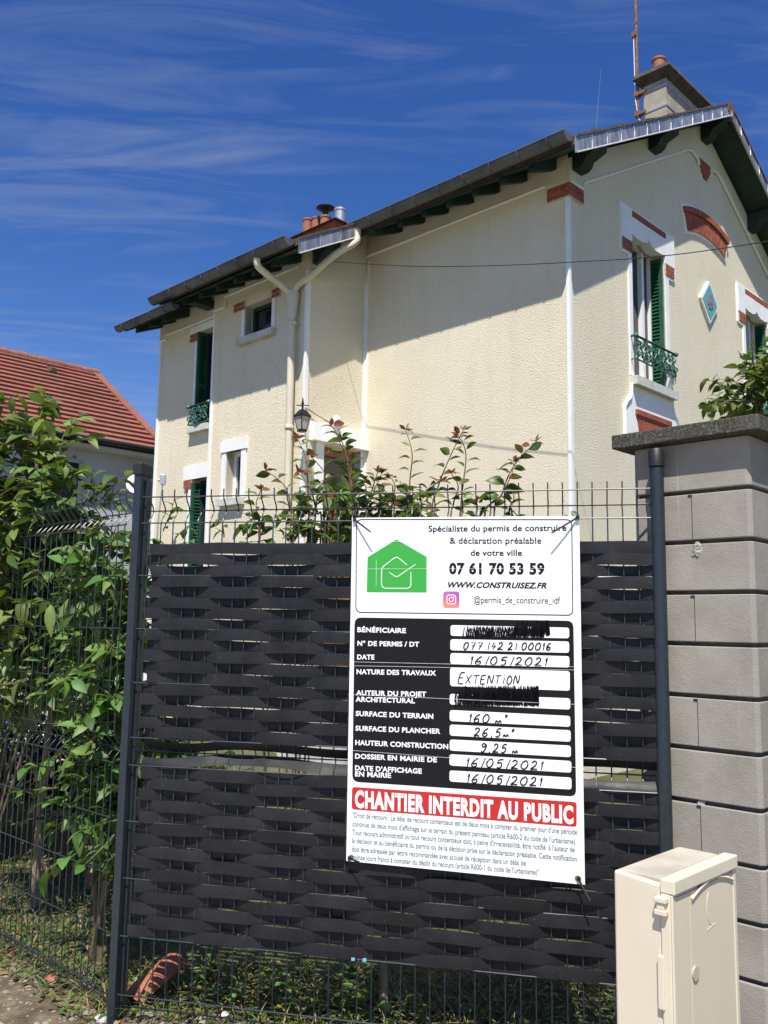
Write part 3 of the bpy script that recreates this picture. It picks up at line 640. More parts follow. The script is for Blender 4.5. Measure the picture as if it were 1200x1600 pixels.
# rear chimney over the wing
ch = MB(); ch.box(1.35, 1.75, 5.0, 6.08, 6.9, 7.60); ch2 = H('chimney', ch, M_BRICK)
q = MB(); q.hexa([(1.28, 4.93, 7.60), (1.82, 4.93, 7.60), (1.82, 6.16, 7.60), (1.28, 6.16, 7.60), (1.42, 5.05, 7.70), (1.7, 5.05, 7.70), (1.7, 6.0, 7.70), (1.42, 6.0, 7.70)]); sub('chimney_cap', q, M_MOSS, ch2)
for yy, hh in ((5.83, .24), (5.60, .19), (5.40, .15)):
    q = MB(); q.lathe((1.5, yy, 7.66), [(.085, 0), (.078, hh), (.088, hh), (.088, hh + .03), (.065, hh + .03)], 14); sub('chimney_pot', q, M_TERRA, ch2)
q = MB(); q.lathe((1.5, 5.40, 7.80), [(.075, 0), (.075, .05), (.05, .06), (.05, .13), (.06, .14), (.15, .175), (.15, .185), (.05, .215)], 16); sub('chimney_cowl', q, M_BLACK, ch2)
q = MB(); q.lathe((1.5, 5.06, 7.62), [(.085, 0), (.085, .19), (.095, .2), (.095, .23), (.07, .24)], 14); sub('chimney_pot', q, M_STEEL, ch2)

RH = Matrix.Rotation(radians(45.8), 4, 'Z')
def hw(x, y, z): return HC + RH @ Vector((x, y, z))

# aerial mast on the chimney
t = thing('antenna_mast', hw(2.3, .41, 7.9), 'tall rusty antenna pole clamped beside the main chimney', 'antenna')
m = MB(); m.tube([hw(2.3, .41, 7.90), hw(2.3, .412, 8.9), hw(2.31, .415, 10.3)], .019, 8); pole = m.build('pole', M_RUST, t, smooth=True)
m = MB()
for z in (8.13, 7.86):
    m = MB(); m.box(2.265, 2.33, .30, .45, z - .02, z + .02); m.box(2.26, 2.335, .385, .44, z - .03, z + .03)
    m.v = [hw(*p) for p in m.v]; m.build('clamp_bracket', M_RUST, t)
m = MB(); m.box(2.26, 2.31, .40, .46, 8.93, 8.99); m.box(2.28, 2.33, .395, .43, 9.1, 9.12); m.v = [hw(*p) for p in m.v]; m.build('junction_box', M_RUST, t)
m = MB(); m.tube([hw(2.285, .435, 8.95), hw(2.28, .44, 8.85), hw(2.28, .436, 8.5), hw(2.28, .438, 8.1), hw(2.29, .40, 7.8), hw(2.3, .33, 7.68)], .006, 5); m.build('aerial_lead', M_PVC, t)
# thin whip aerial on the roof edge
t = thing('lightning_rod', hw(-.0, -.2, 6.33), 'hair-thin pale whip aerial rising from the roof edge above the corner', 'aerial')
p0 = hw(.12, -.25, 6.37); m = MB(); m.tube([p0, p0 + Vector((.03, 0, .35)), p0 + Vector((.07, 0, .75))], [.002, .0016, .001], 5); m.build('rod', M_GREYT, t)
m = MB(); m.lathe(p0 - Vector((0, 0, .05)), [(.03, 0), (.03, .02), (.012, .04), (.01, .08)], 8); m.build('foot', M_RUST, t)

# cable strung across the house
m = MB(); cxp = HC.dot(V) - .75
pts = [hw(-.80, 2.62, 5.57), hw(-.77, 1.395, 5.18), hw(-.766, .376, 4.902), hw(-.756, -.472, 4.697)] + [onplane(px, py, V, cxp) for px, py in ((1036, 400), (1200, 377), (1330, 352))]
m.tube(smooth_path(pts, 8), .0042, 5); tag(m.build('overhead_cable', M_BLACK), 'thin black cable sagging across the house front from below the wing roof', 'cable')

# lantern and bracket at the wing's corner
L0 = hw(-1.155, 2.70, 3.52)
t = thing('wall_lantern', L0, 'black wall lantern on the white corner strip near the door', 'lantern')
m = MB(); m.lathe(L0, [(.05, 0), (.055, .02), (.05, .03)], 4); m.lathe(L0 + Vector((0, 0, .17)), [(.095, 0), (.10, .012), (.04, .075), (.012, .09), (.012, .14), (.02, .15), (.012, .165), (.004, .22)], 4)
for k in range(4):
    a = pi / 2 * k + 0; d1 = Vector((cos(a), sin(a), 0)); m.tube([L0 + d1 * .05 + Vector((0, 0, .02)), L0 + d1 * .088 + Vector((0, 0, .175))], .006, 5)
m.tube([L0 + Vector((0, 0, .30)), L0.lerp(hw(-.96, 2.92, 3.52), .6) + Vector((0, 0, .32)), hw(-.97, 2.93, 3.80)], .009, 6)
m.tube([L0 + Vector((-.07, 0, .30)), L0 + Vector((.07, 0, .30))], .007, 5)
m.build('frame', M_BLACK, t)
m = MB(); m.lathe(L0 + Vector((0, 0, .025)), [(.045, 0), (.08, .148)], 4); m.build('glass', mat('lantern_glass', (.45, .43, .38), .15), t)
m = MB(); m.lathe(L0 + Vector((0, 0, .05)), [(.015, 0), (.03, .03), (.028, .06), (.012, .09)], 10); m.build('bulb', M_PVC, t)
p = hw(-.55, 2.79, 3.75)
t = thing('security_light', p, 'small white round spotlight on the white door lintel', 'spotlight')
m = MB(); m.lathe(p + Vector((0, 0, .02)), [(.02, -.02), (.045, 0), (.05, .03), (.035, .06), (.01, .07)], 12, Vector((-.3, -.9, .2))); m.build('head', M_PVC, t, smooth=True)
m = MB(); m.tube([p + Vector((0, .02, 0)), hw(-.6, 2.86, 3.74), hw(-.62, 2.9, 3.73)], .014, 8); m.build('arm', M_PVC, t)
m = MB(); m.tube(smooth_path([hw(-.6, 2.85, 3.745), hw(-.78, 2.87, 3.80), hw(-.9, 2.87, 3.84), hw(-.965, 2.88, 3.86)]), .007, 5); m.build('cable', M_GREYT, t)

# little aerial on a thin pole at the far end of the house
p = at(252, 812, 11.2)
t = thing('yard_aerial', p, 'small grey aerial box on a thin bent pole by the far end of the house', 'aerial')
m = MB(); m.tube([Vector((p.x, p.y, 0)), at(246, 830, 11.2), at(250, 790, 11.2), at(254, 757, 11.2)], .011, 6); m.build('pole', M_STEEL, t)
m = MB(); c0 = at(254, 750, 11.2); m.box(c0.x - .03, c0.x + .04, c0.y - .03, c0.y + .03, c0.z - .06, c0.z + .07); m.box(c0.x - .06, c0.x - .032, c0.y - .02, c0.y + .02, c0.z - .02, c0.z + .01); m.build('receiver_box', M_STEEL, t, bevel=.006)

# ------------------------------------------------------------ neighbour's house
NE = Vector((-4.325, 17.501, 0)); NB, NC, NZ = 3.213, 2.237, 4.80
nb_ = thing('neighbour_house', NE, 'pale grey neighbouring house with orange tiled roof at the far left', 'house', rotz=radians(45.8))
# local: x along V (right), y along U (away). eave end at (0,0)
LN = 15
m = MB(); o_ = .33
m.box(-LN + .5, -.12, o_, 2 * NB - o_, 0, NZ - .09)
m.prism([(o_, NZ - .09), (2 * NB - o_, NZ - .09), (NB, NZ + NC - .25)], -LN + .5, -.12, lambda y, z, x: Vector((x, y, z)))
m.build('wall', M_WALLW, nb_)
m = MB(); NCO = 17
for sgn in (0, 1):
    for i in range(NCO):
        t0, t1 = i / NCO, (i + 1) / NCO
        Y = lambda t: t * NB if not sgn else 2 * NB - t * NB
        za, zb_ = NZ + NC * t0, NZ + NC * t1
        sy_ = .035 if not sgn else -.035
        m.hexa([(-LN, Y(t0) + sy_, za - .004), (0, Y(t0) + sy_, za - .004), (0, Y(t1) + sy_, zb_ - .02), (-LN, Y(t1) + sy_, zb_ - .02), (-LN, Y(t0), za + .05), (0, Y(t0), za + .05), (0, Y(t1), zb_ + .005), (-LN, Y(t1), zb_ + .005)])
nr = m.build('roof', M_TILE, nb_)
nr['_local'] = 1
for sg in (0, 1):
    ye = 0 if not sg else 2 * NB; yd = -.03 if not sg else .03
    m = MB(); m.hexa([(-.14, ye + yd, NZ - .03), (.035, ye + yd, NZ - .03), (.035, NB, NZ + NC - .05), (-.14, NB, NZ + NC - .05), (-.14, ye + yd, NZ + .07), (.035, ye + yd, NZ + .07), (.035, NB, NZ + NC + .06), (-.14, NB, NZ + NC + .06)]); m.build('verge_tile', M_TILE, nr)
m = MB()
for i in range(36): m.lathe(Vector((-i * .42, NB, NZ + NC - .01)), [(.12, 0), (.10, .4), (.10, .43)], 10, Vector((-1, 0, 0)))
m.build('ridge_tile', M_TILE, nr)
m = MB(); rng_ = random.Random(3)
for (x, t) in ((-1.55, .22), (-1.35, .83), (-4.3, .43), (-4.75, .55)):
    y = t * NB; z = NZ + NC * t; s = .13 if x > -3 else .3
    m.hexa([(x, y - .02, z + .04), (x + s, y - .02, z + .04), (x + s, y + .2, z + .16), (x, y + .2, z + .16), (x + .01, y - .03, z + .12), (x + s - .01, y - .03, z + .12), (x + s, y + .18, z + .2), (x, y + .18, z + .2)])
m.build('vent_tile', M_OLDTILE, nr)
m = MB(); m.tube([(-LN, -.05, NZ - .02), (.02, -.05, NZ - .02)], .055, 10); m.box(-LN, .0, -.012, .012, NZ - .10, NZ + .03); m.build('gutter', M_BLACK, nb_)
m = MB(); m.box(-LN, -.0, .014, o_ + .01, NZ - .16, NZ - .07); m.build('soffit', M_SOFFIT, nb_)
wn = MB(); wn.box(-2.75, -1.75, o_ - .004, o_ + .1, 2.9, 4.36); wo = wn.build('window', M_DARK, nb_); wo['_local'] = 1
m = MB(); m.box(-2.72, -1.78, o_ - .012, o_ - .006, 2.93, 4.2); m.build('pane', M_GLASS, wo)
m = MB(); m.box(-1.75, -1.68, o_ - .03, o_ + .02, 2.85, 4.40); m.box(-2.82, -1.68, o_ - .03, o_ + .02, 4.361, 4.40); m.build('window_surround', M_WALLW, nb_)
p = NE + RH @ Vector((-.70, .0, 4.06))
t = thing('satellite_dish', p, 'white satellite dish on the grey neighbouring wall behind the fence post', 'satellite dish')
m = MB(); ax = Vector((.1, -1, .25)); m.lathe(p, [(.02, 0), (.08, .006), (.15, .025), (.195, .05), (.20, .05), (.15, .02), (.02, -.012)], 24, ax); m.build('reflector', M_PVC, t, smooth=True)
m = MB(); m.tube([p, p + U * .33], .02, 8); m.tube([p - Vector((0, 0, .3)), p + ax.normalized() * .4 - Vector((0, 0, .1))], .01, 6); m.build('mount', M_STEEL, t)

# ------------------------------------------------------------ fences
ZW0 = .10   # height of the lowest wire of the panel's straight part
def foldoff(z):
    """depth of the V folds at height z above the ground"""
    for a, b in ((ZW0 - .1, ZW0), (ZW0 + .8, ZW0 + .9), (ZW0 + 1.7, ZW0 + 1.8)):
        if a <= z <= b: return .033 * (.5 - .5 * cos(2 * pi * (z - a) / (b - a)))
    return 0
HZ = [0, .05, .10, .30, .50, .70, .90, .95, 1.0, 1.2, 1.4, 1.6, 1.8, 1.85, 1.9]
def mesh_panel(mb, P0, d, n, t0, t1, dense):
    fr = lambda t, z, o=0: P0 + d * t + n * (foldoff(z) + o) + Vector((0, 0, z))
    for z in HZ: mb.tube([fr(t0, z, -.004), fr(t1, z, -.004)], .0027, 6, False)
    zs = [q + k * .0125 for q in (0, .9, 1.8) for k in range(9)] + [1.928]
    t = t0 + .02 if t0 > 0 else -.198
    while t < t1:
        mb.tube([fr(t, z) for z in zs], .0025, 6); t += .05
P0F = NF * FD; P0F.z = 0
m = MB()
FT0, FT1 = -.235, 1.632
# vertical wires fall on t = .002 + k*.05
fr_org = P0F.copy()
f_thing = thing('wire_fence', P0F + DF * .7, 'welded wire fence panel woven with charcoal privacy slats, carrying the white sign', 'fence')
mesh_panel(m, P0F, DF, NF, -.243, 1.64, True)
m.build('wire_mesh', M_WIRE, f_thing, smooth=True)
def slat(t0, t1, zc, phase, amp=.012, hgt=.042, zfun=None, seed=0, tilt=0):
    mb = MB(); n = int((t1 - t0) / .0125); r = random.Random(seed); ph = phase; hz = hgt / 2
    e1, e2 = r.uniform(-.004, .004), r.uniform(-.004, .004)
    for i in range(n + 1):
        t = t0 + (t1 - t0) * i / n
        s = sin(2 * pi * (t - ph) / .40); o = -amp * max(-1, min(1, (s + .3) * 1.7))
        z = zc + e1 * (i / n - .5) + .0016 * sin(t * (5 + seed % 5) + seed) + .0012 * sin(t * 21 + 2 * seed) + .0011 * s
        if zfun: z += zfun(t)
        row = []
        for (zz_, oo) in ((z - hz, 0), (z, -.0012), (z + hz, 0)):
            f0 = foldoff(zz_) * (1 if zfun is None else 1.0)
            row.append((zz_, f0 + o + oo))
        for zz_, oo in row: mb.v.append(P0F + DF * t + NF * (oo - .0008) + Vector((0, 0, zz_)))
        for zz_, oo in row: mb.v.append(P0F + DF * t + NF * (oo + .0008) + Vector((0, 0, zz_)))
    for i in range(n):
        a = i * 6; b = a + 6
        for k in (0, 1): mb.f.append([a + k, b + k, b + k + 1, a + k + 1]); mb.f.append([a + 3 + k, a + 4 + k, b + 4 + k, b + 3 + k])
        mb.f.append([a, a + 3, b + 3, b]); mb.f.append([a + 2, b + 2, b + 5, a + 5])
    return mb
rows = []
for c0 in (.30, .50, .70): rows += [c0 + .02 + .04 * k for k in range(5)]
rows += [.925, .975]
for c0 in (1.0, 1.2, 1.4): rows += [c0 + .02 + .04 * k for k in range(5)]
rows += [1.62, 1.66, 1.70]
for i, z in enumerate(rows):
    fold = .9 < z < 1.0
    zf = None
    if fold: zf = (lambda t: .010 * sin(2 * pi * (t - .1) / .8) + .004 * sin(t * 11) - .002) if z < .95 else (lambda t: .009 * sin(2 * pi * (t - .38) / .62) + .005)
    ph = .33 + (.2 if i % 2 else 0) + random.uniform(-.022, .022)
    sm = slat(-.240, 1.585 + random.uniform(-.012, .02), z + random.uniform(-.0015, .0015), ph, .004 if fold else random.uniform(.0088, .0122), .034 if fold else random.uniform(.0405, .0430), zf, i)
    if z > 1.69: sm = slat(-.240, 1.59, z, ph, .0, .042, None, i); sm.v = [p - NF * .006 for p in sm.v]
    sm.build('privacy_slat', M_SLAT, f_thing, smooth=True)
m = MB()
for px, py in ((745, 0),): pass
for t_, z_ in ((.765, .315), (.725, .315), (.66, .93)):
    p = P0F + DF * t_ + NF * -.008 + Vector((0, 0, z_ - .014)); m.box(p.x - .006, p.x + .006, p.y - .004, p.y + .004, p.z - .004, p.z + .005)
m.build('tie_tag', mat('pale_blue_plastic', (.16, .42, .55), .4), f_thing)

# side fence
PS = Vector((-.962, 3.385, 0))
sf_ = thing('wire_fence', PS + DS * 1.2, 'plain green-grey wire fence running away at the left in front of the leafy tree', 'fence')
m = MB(); 
for z in [h + .0 for h in HZ]: pass
mesh_panel(m, PS, DS, NS, .045, 3.1, True); m.build('wire_mesh', M_WIRE, sf_, smooth=True)
pp = PS + DS * 3.13; m = MB(); m.box(pp.x - .03, pp.x + .03, pp.y - .03, pp.y + .03, 0, 1.96); m.build('post', M_ANTH, sf_)

# posts
lp = P0F + DF * 1.648 + NF * .0
t = thing('fence_post', Vector((lp.x, lp.y, 0)), 'square dark corner post with a push-on cap between the two fences', 'post')
frp = lambda a, d, z: lp + DF * a - NF * d + Vector((0, 0, z)) - Vector((0, 0, lp.z))
m = MB(); m.box(-.0145, .0145, -.062, .022, -.1, 2.0, frp); m.build('tube', M_ANTH, t, bevel=.003)
m = MB(); m.box(-.0185, .0185, -.068, .028, 1.985, 2.032, frp); m.build('cap', M_BLACK, t, bevel=.004)
m = MB(); m.box(-.0225, -.0147, -.055, -.018, .02, 1.97, frp); ps_ = m.build('clamp_strip', M_ANTH, t); ps_['_org'] = list(Vector((lp.x, lp.y, 0)))
for k in range(40): m = MB(); m.box(-.0232, -.0220, -.040, -.032, .05 + k * .048, .064 + k * .048, frp); m.build('slot', M_DARK, ps_)
rp = P0F + DF * -.262 + NF * .0; rp.z = 0
t = thing('fence_post', rp, 'round blue-grey post against the concrete block pillar', 'post')
m = MB(); m.lathe(rp, [(.0235, -.1), (.0235, 1.97)], 20); m.build('tube', M_ANTH, t, smooth=True)
m = MB(); m.lathe(rp, [(.0265, 1.975), (.0265, 2.03), (.022, 2.036)], 20); m.build('cap', M_BLACK, t, smooth=True)

# block pillar
PD = 2.811
frw = lambda a, d, z: V * (PD - d) + U * a + Vector((0, 0, z))     # a along U (left), d out of the wall
t = thing('gate_pillar', frw(1.31, -.2, 0), 'grey concrete block pillar with deep joints under a dark flat coping', 'pillar')
m = MB(); A0_, A1_ = 1.105, 1.512; pitch = .1675; zt = 2.053; k = 0
while zt - pitch * k > -.1:
    z1 = zt - pitch * k - (.008 if k else 0); z0 = zt - pitch * (k + 1) + .006; ch_ = .012
    a = [(A0_ + ch_, 0), (A0_, -ch_), (A0_, -.40), (A1_, -.40), (A1_, -ch_), (A1_ - ch_, 0)]
    m.prism(a, z0, z1, lambda q, d, z: frw(q, d, z)); k += 1
pb = m.build('blockwork', M_BLOCK, t, bevel=.003)
m = MB(); m.box(A0_ + .012, A1_ - .012, -.39, -.016, -.1, zt - .01, frw); m.build('joint_core', varied('dark_joint', (.05, .047, .042), (.09, .085, .075), 30, .95), t)
m = MB(); m.hexa([frw(1.05, .055, 2.055), frw(1.565, .055, 2.055), frw(1.565, -.46, 2.055), frw(1.05, -.46, 2.055), frw(1.05, .055, 2.105), frw(1.565, .055, 2.105), frw(1.565, -.46, 2.112), frw(1.05, -.46, 2.112)])
m.build('coping', M_CAP, t, bevel=.004)
m = MB()     # half-block seams and the notches at their tops
for k in range(1, 12, 2):
    z1 = zt - pitch * k - .01; z0 = zt - pitch * (k + 1) + .008; m.box(1.3005, 1.3022, -.002, .001, z0, z1, frw); m.box(1.30, 1.314, -.002, .0016, z1 - .008, z1, frw)
m.build('seam', M_DARK, t)
def lump(mb, c, s, seed, nrm):
    s *= .62
    r = random.Random(seed); x = nrm.cross(Vector((0, 0, 1))).normalized(); b = len(mb.v); n = 12
    rings = ((1, 0), (.75, .5), (.4, .8))
    for rr, h in rings:
        for k in range(n):
            a = 2 * pi * k / n; q = s * rr * r.uniform(.7, 1.25); mb.v.append(c + x * cos(a) * q + Vector((0, 0, 1)) * sin(a) * q * 1.1 + nrm * s * h * .35 * r.uniform(.3, 1.2))
    for i in range(2):
        for k in range(n): mb.f.append([b + i * n + k, b + i * n + (k + 1) % n, b + (i + 1) * n + (k + 1) % n, b + (i + 1) * n + k])
    mb.f.append([b + 2 * n + k for k in range(n)])
m = MB(); lump(m, frw(1.292, 0, 1.685), .032, 1, -V); lump(m, frw(1.285, .002, 1.703), .02, 2, -V); lump(m, frw(1.305, -.006, .868), .022, 3, -V); lump(m, frw(1.30, -.01, .88), .02, 5, -V)
m.build('mortar_patch', M_LIME, t)

# ------------------------------------------------------------ meter cabinet
K = Vector((.697, 2.2, 0)); BW, BD, BZ = .352, .152, .832
t = thing('meter_cabinet', K, 'beige plastic meter cabinet standing in front of the block pillar', 'cabinet')
fb = lambda a, b, z: K + V * a + U * b + Vector((0, 0, z))    # a along door, b along the side
m = MB(); m.hexa([fb(.0, .026, -.1), fb(BW, .026, -.1), fb(BW, BD, -.1), fb(.0, BD, -.1), fb(.0, .026, BZ - .012), fb(BW, .026, BZ - .012), fb(BW, BD, BZ - .002), fb(.0, BD, BZ - .002)]); m.build('body', M_BOX, t, bevel=.006)
m = MB(); m.box(.012, BW - .012, .034, BD - .008, BZ - .012, BZ + .0005, fb); m.build('top', M_BOXD, t, bevel=.004)
m = MB(); m.box(-.006, BW + .006, .0, .0255, .05, BZ - .03, fb); m.box(-.006, .012, -.006, 0, .05, BZ - .03, fb); m.box(BW - .012, BW + .006, -.006, 0, .05, BZ - .03, fb)
m.box(-.006, BW + .006, -.012, .026, BZ - .0295, BZ + .004, fb); dr = m.build('door', M_BOX, t, bevel=.004)
m = MB(); m.box(.0125, .085, -.004, -.0005, .06, BZ - .04, fb); m.box(.0895, BW - .014, -.004, -.0005, .06, BZ - .04, fb)
m.build('door_panel', M_DOOR, dr)
m = MB(); m.tube([fb(.094 + (BW - .11) * i / 16, -.006, BZ - .045 - .012 + .026 * (1 - (2 * i / 16 - 1) ** 2)) for i in range(17)], .004, 5); m.build('raised_rib', M_BOX, dr)
m = MB(); m.lathe(fb(.105, -.008, .60), [(.017, 0), (.017, .004), (.012, .005)], 14, U); m.build('lock', M_BOXD, dr)
m = MB()
for i in range(9): pass
m.tube([fb(.21 + .03 * sin(a), -.0045, .735 + .045 * cos(a)) for a in [pi * (1.05 + .75 * i / 10) for i in range(11)]], .0008, 5)
m.tube([fb(.18, -.0045, .683), fb(.225, -.0045, .69)], .0008, 5); m.build('moulded_mark', M_BOX, dr)
for z in (.775, .60, .3):
    m = MB()
    if z == .775: m.box(-.022, .002, .004, .035, z - .02, z - .008, fb); m.box(-.022, .002, .004, .035, z + .008, z + .02, fb); m.box(-.018, -.004, .01, .03, z - .008, z + .008, fb)
    else: m.box(-.012, .002, .018, .034, z - .06, z + .06, fb)
    m.build('hinge', M_BOX, t, bevel=.002)

# ------------------------------------------------------------ permit sign
SD = FD - .030
def Sg(px, py, lay=0): return onplane(px, py, NF, SD - lay)
CT = [Sg(550.5, 809), Sg(905, 806), Sg(914, 1382.5), Sg(541, 1345)]
SO = (CT[3] + CT[2]) / 2; SO.z = CT[3].z
sign = thing('permit_sign', SO, 'large white building permit board with green house emblem, black form and red band', 'sign')
m = MB(); bk = [p + NF * .004 for p in CT]
# board subdivided with a faint wave so that it does not lie dead flat
NXb, NZb = 10, 24
def bil(a, b): return CT[0].lerp(CT[1], a).lerp(CT[3].lerp(CT[2], a), b)
m.hexa([bk[3], bk[2], CT[2], CT[3], bk[0], bk[1], CT[1], CT[0]])
m.build('board', M_SIGN, sign)
def rrect(c, r, n=5):   # rounded quad from 4 px corners TL TR BR BL
    out_ = []; c = [Vector((a, b, 0)) for a, b in c]
    for i in range(4):
        p, q, s = c[i], c[i - 1], c[(i + 1) % 4]; d1 = (q - p).normalized(); d2 = (s - p).normalized()
        for k in range(n + 1):
            tt = k / n; a = p + d1 * r; b = p + d2 * r
            out_.append((1 - tt) ** 2 * a + 2 * tt * (1 - tt) * p + tt * tt * b)
    return [(p.x, p.y) for p in out_]
def fill(mb, pts, lay):
    b = len(mb.v); mb.v += [Sg(x, y, lay) for x, y in pts]
    for tr in tessellate_polygon([[Vector((x, y, 0)) for x, y in pts]]): mb.f.append([b + i for i in tr])
def line(mb, pts, wd, lay, closed=False):
    if closed: pts = pts + pts[:2]
    mb.ribbon([Sg(x, y, lay) for x, y in pts], wd, NF)
PXM = 1 / 436     # metres per photo pixel on the board
def zA(*q): return [(530 + x / 3, 790 + y / 3) for x, y in q]
def zB(*q): return [(530 + x / 3, 1080 + y / 3) for x, y in q]
L1, L2, L3, L4 = .0006, .0012, .0018, .0024
m = MB(); line(m, rrect(zA((81, 65), (1090, 66), (1095, 514), (78, 500)), 9, 6), .0035, L1, True); m.build('border', M_INK, sign, recalc=False)
m = MB(); fill(m, zA((133, 242), (268, 158), (410, 240), (410, 407), (129, 406)), L1); em = m.build('emblem', M_GRN, sign, recalc=False)
m = MB()
arc = [(318, 279), (292, 256), (276, 244), (268, 242), (258, 246), (208, 284), (201, 292), (199, 304), (198, 365), (201, 379), (214, 387), (318, 388), (331, 383), (336, 371), (336, 310)]
line(m, zA(*arc), .0028, L2); line(m, zA((235, 313), (262, 331), (268, 334), (276, 331), (358, 275)), .0028, L2); line(m, zA((174, 254), (173, 376)), .0013, L2)
m.build('emblem_line', M_WINK, em, recalc=False)
M_GRAD = mat('pink_orange_gradient', (.5, .1, .3), .4)
nd, lk, bs = nodes(M_GRAD); tcn = nd.new('ShaderNodeTexCoord'); sp = nd.new('ShaderNodeSeparateXYZ'); lk.new(tcn.outputs['Generated'], sp.inputs[0])
cz = ramp(M_GRAD, sp.outputs['Z'], [(0, (.80, .30, .10)), (.45, (.62, .06, .20)), (1, (.16, .09, .55))]); cx = ramp(M_GRAD, sp.outputs['X'], [(.0, (.75, .30, .12)), (1, (.45, .05, .42))])
setcol(M_GRAD, mixc(M_GRAD, .3, cz, cx))
m = MB(); fill(m, rrect(zA((487, 402), (563, 402), (563, 480), (487, 480)), 5), L1); ig = m.build('app_icon', M_GRAD, sign, recalc=False)
m = MB(); line(m, rrect(zA((505, 419), (546, 419), (546, 461), (505, 461)), 4), .0028, L2, True)
line(m, zA(*[(525.5 + 10 * cos(a), 440 + 10 * sin(a)) for a in [2 * pi * i / 16 for i in range(17)]]), .0028, L2)
fill(m, zA(*[(537 + 2.6 * cos(a), 428 + 2.6 * sin(a)) for a in [2 * pi * i / 8 for i in range(8)]]), L2)
m.build('icon_glyph', M_WINK, ig, recalc=False)
m = MB(); fill(m, rrect(zA((72, 524), (1097, 540))[:1] + zA((1098, 540)) + zB((1111, 494), (61, 424)), 11, 6), L1); form = m.build('form_panel', M_INK, sign, recalc=False)
F_ = [zA((522, 560), (1078, 572), (1078, 622), (522, 610)), zA((521, 626), (1078, 637), (1078, 690), (521, 678)), zA((521, 691), (1079, 706), (1079, 759), (521, 743)), zA((520, 758), (1081, 776), (1081, 868), (520, 846)),
      zB((518, 12), (1083, 33), (1083, 86), (518, 62)), zB((518, 88), (1083, 116), (1083, 167), (518, 140)), zB((518, 156), (1085, 183), (1085, 237), (518, 208)), zB((518, 226), (1086, 255), (1086, 309), (518, 278)),
      zB((517, 295), (1088, 327), (1088, 382), (517, 348)), zB((517, 371), (1089, 405), (1089, 461), (517, 423))]
for q in F_:
    m = MB(); fill(m, rrect(q, 4.5), L2); m.build('form_field', M_WINK, form, recalc=False)
m = MB(); fill(m, rrect(zB((60, 448), (1113, 520), (1113, 636), (58, 553)), 5), L1); band = m.build('warning_band', M_RED, sign, recalc=False)

def text(parent, name, s, bl, br, cap, lay, m_, bold=0, shear=0, spacing=1.0):
    """lay a line of lettering on the board between two baseline points, cap height in photo pixels"""
    cu = bpy.data.curves.new('lettering', 'FONT'); cu.body = s; cu.size = 1; cu.offset = bold; cu.shear = shear; cu.resolution_u = 3; cu.space_character = spacing
    ob = bpy.data.objects.new('lettering', cu); COL.objects.link(ob)
    bpy.context.view_layer.update(); dg = bpy.context.evaluated_depsgraph_get(); me = ob.evaluated_get(dg).to_mesh()
    xs = [v_.co.x for v_ in me.vertices]; x0, x1 = min(xs), max(xs)
    A_, B_ = Sg(*bl, lay), Sg(*br, lay); d_ = B_ - A_
    capm = cap * PXM; upv = (CT[0] - CT[3]).normalized()
    mb = MB(); CAPH = .73
    mb.v = [A_ + d_ * ((v_.co.x - x0) / (x1 - x0)) + upv * (v_.co.y / CAPH * capm) for v_ in me.vertices]
    mb.f = [list(p_.vertices) for p_ in me.polygons]
    ob.evaluated_get(dg).to_mesh_clear(); bpy.data.objects.remove(ob); bpy.data.curves.remove(cu)
    return mb.build(name, m_, parent, recalc=False)
def tA(par, s, x0, y0, x1, y1, cap, m_, bold=0, shear=0, lay=L1, name='lettering', sp=1.0): return text(par, name, s, *zA((x0, y0), (x1, y1)), cap / 3, lay, m_, bold, shear, sp)
def tB(par, s, x0, y0, x1, y1, cap, m_, bold=0, shear=0, lay=L1, name='lettering', sp=1.0): return text(par, name, s, *zB((x0, y0), (x1, y1)), cap / 3, lay, m_, bold, shear, sp)
tA(sign, 'Spécialiste du permis de construire', 418, 122, 1066, 118, 29, M_INK, .022, sp=1.03)
tA(sign, '& déclaration préalable', 517, 178, 948, 178, 29, M_INK, .022, sp=1.03)
tA(sign, 'de votre ville', 616, 235, 857, 235, 29, M_INK, .022, sp=1.03)
tA(sign, '07 61 70 53 59', 515, 319, 963, 321, 50, M_INK, .045, sp=1.08)
tA(sign, 'WWW.CONSTRUISEZ.FR', 510, 384, 972, 388, 26, M_INK, .04, .3, sp=1.06)
tA(sign, '@permis_de_construire_idf', 630, 456, 1036, 460, 31, M_INK, .006)
for s, x0, y0, x1, y1 in (('BÉNÉFICIAIRE', 85, 592, 313, 597), ('N° DE PERMIS / DT', 85, 656, 375, 661), ('DATE', 84, 720, 165, 721), ('NATURE DES TRAVAUX', 81, 789, 454, 796), ('AUTEUR DU PROJET', 79, 888, 408, 895)):
    tA(form, s, x0, y0, x1, y1, 22, M_WINK, .034, 0, L2, sp=1.06)
for s, x0, y0, x1, y1 in (('ARCHITECTURAL', 77, 48, 355, 56), ('SURFACE DU TERRAIN', 77, 115, 441, 129), ('SURFACE DU PLANCHER', 76, 184, 474, 199), ('HAUTEUR CONSTRUCTION', 75, 251, 511, 271), ('DOSSIER EN MAIRIE DE', 74, 315, 458, 333), ("DATE D'AFFICHAGE", 74, 370, 387, 386), ('EN MAIRIE', 74, 398, 243, 406)):
    tB(form, s, x0, y0, x1, y1, 22, M_WINK, .034, 0, L2, sp=1.06)
tB(band, 'CHANTIER INTERDIT AU PUBLIC', 73, 541, 1098, 619, 72, M_WINK, .05, 0, L2, sp=1.13)
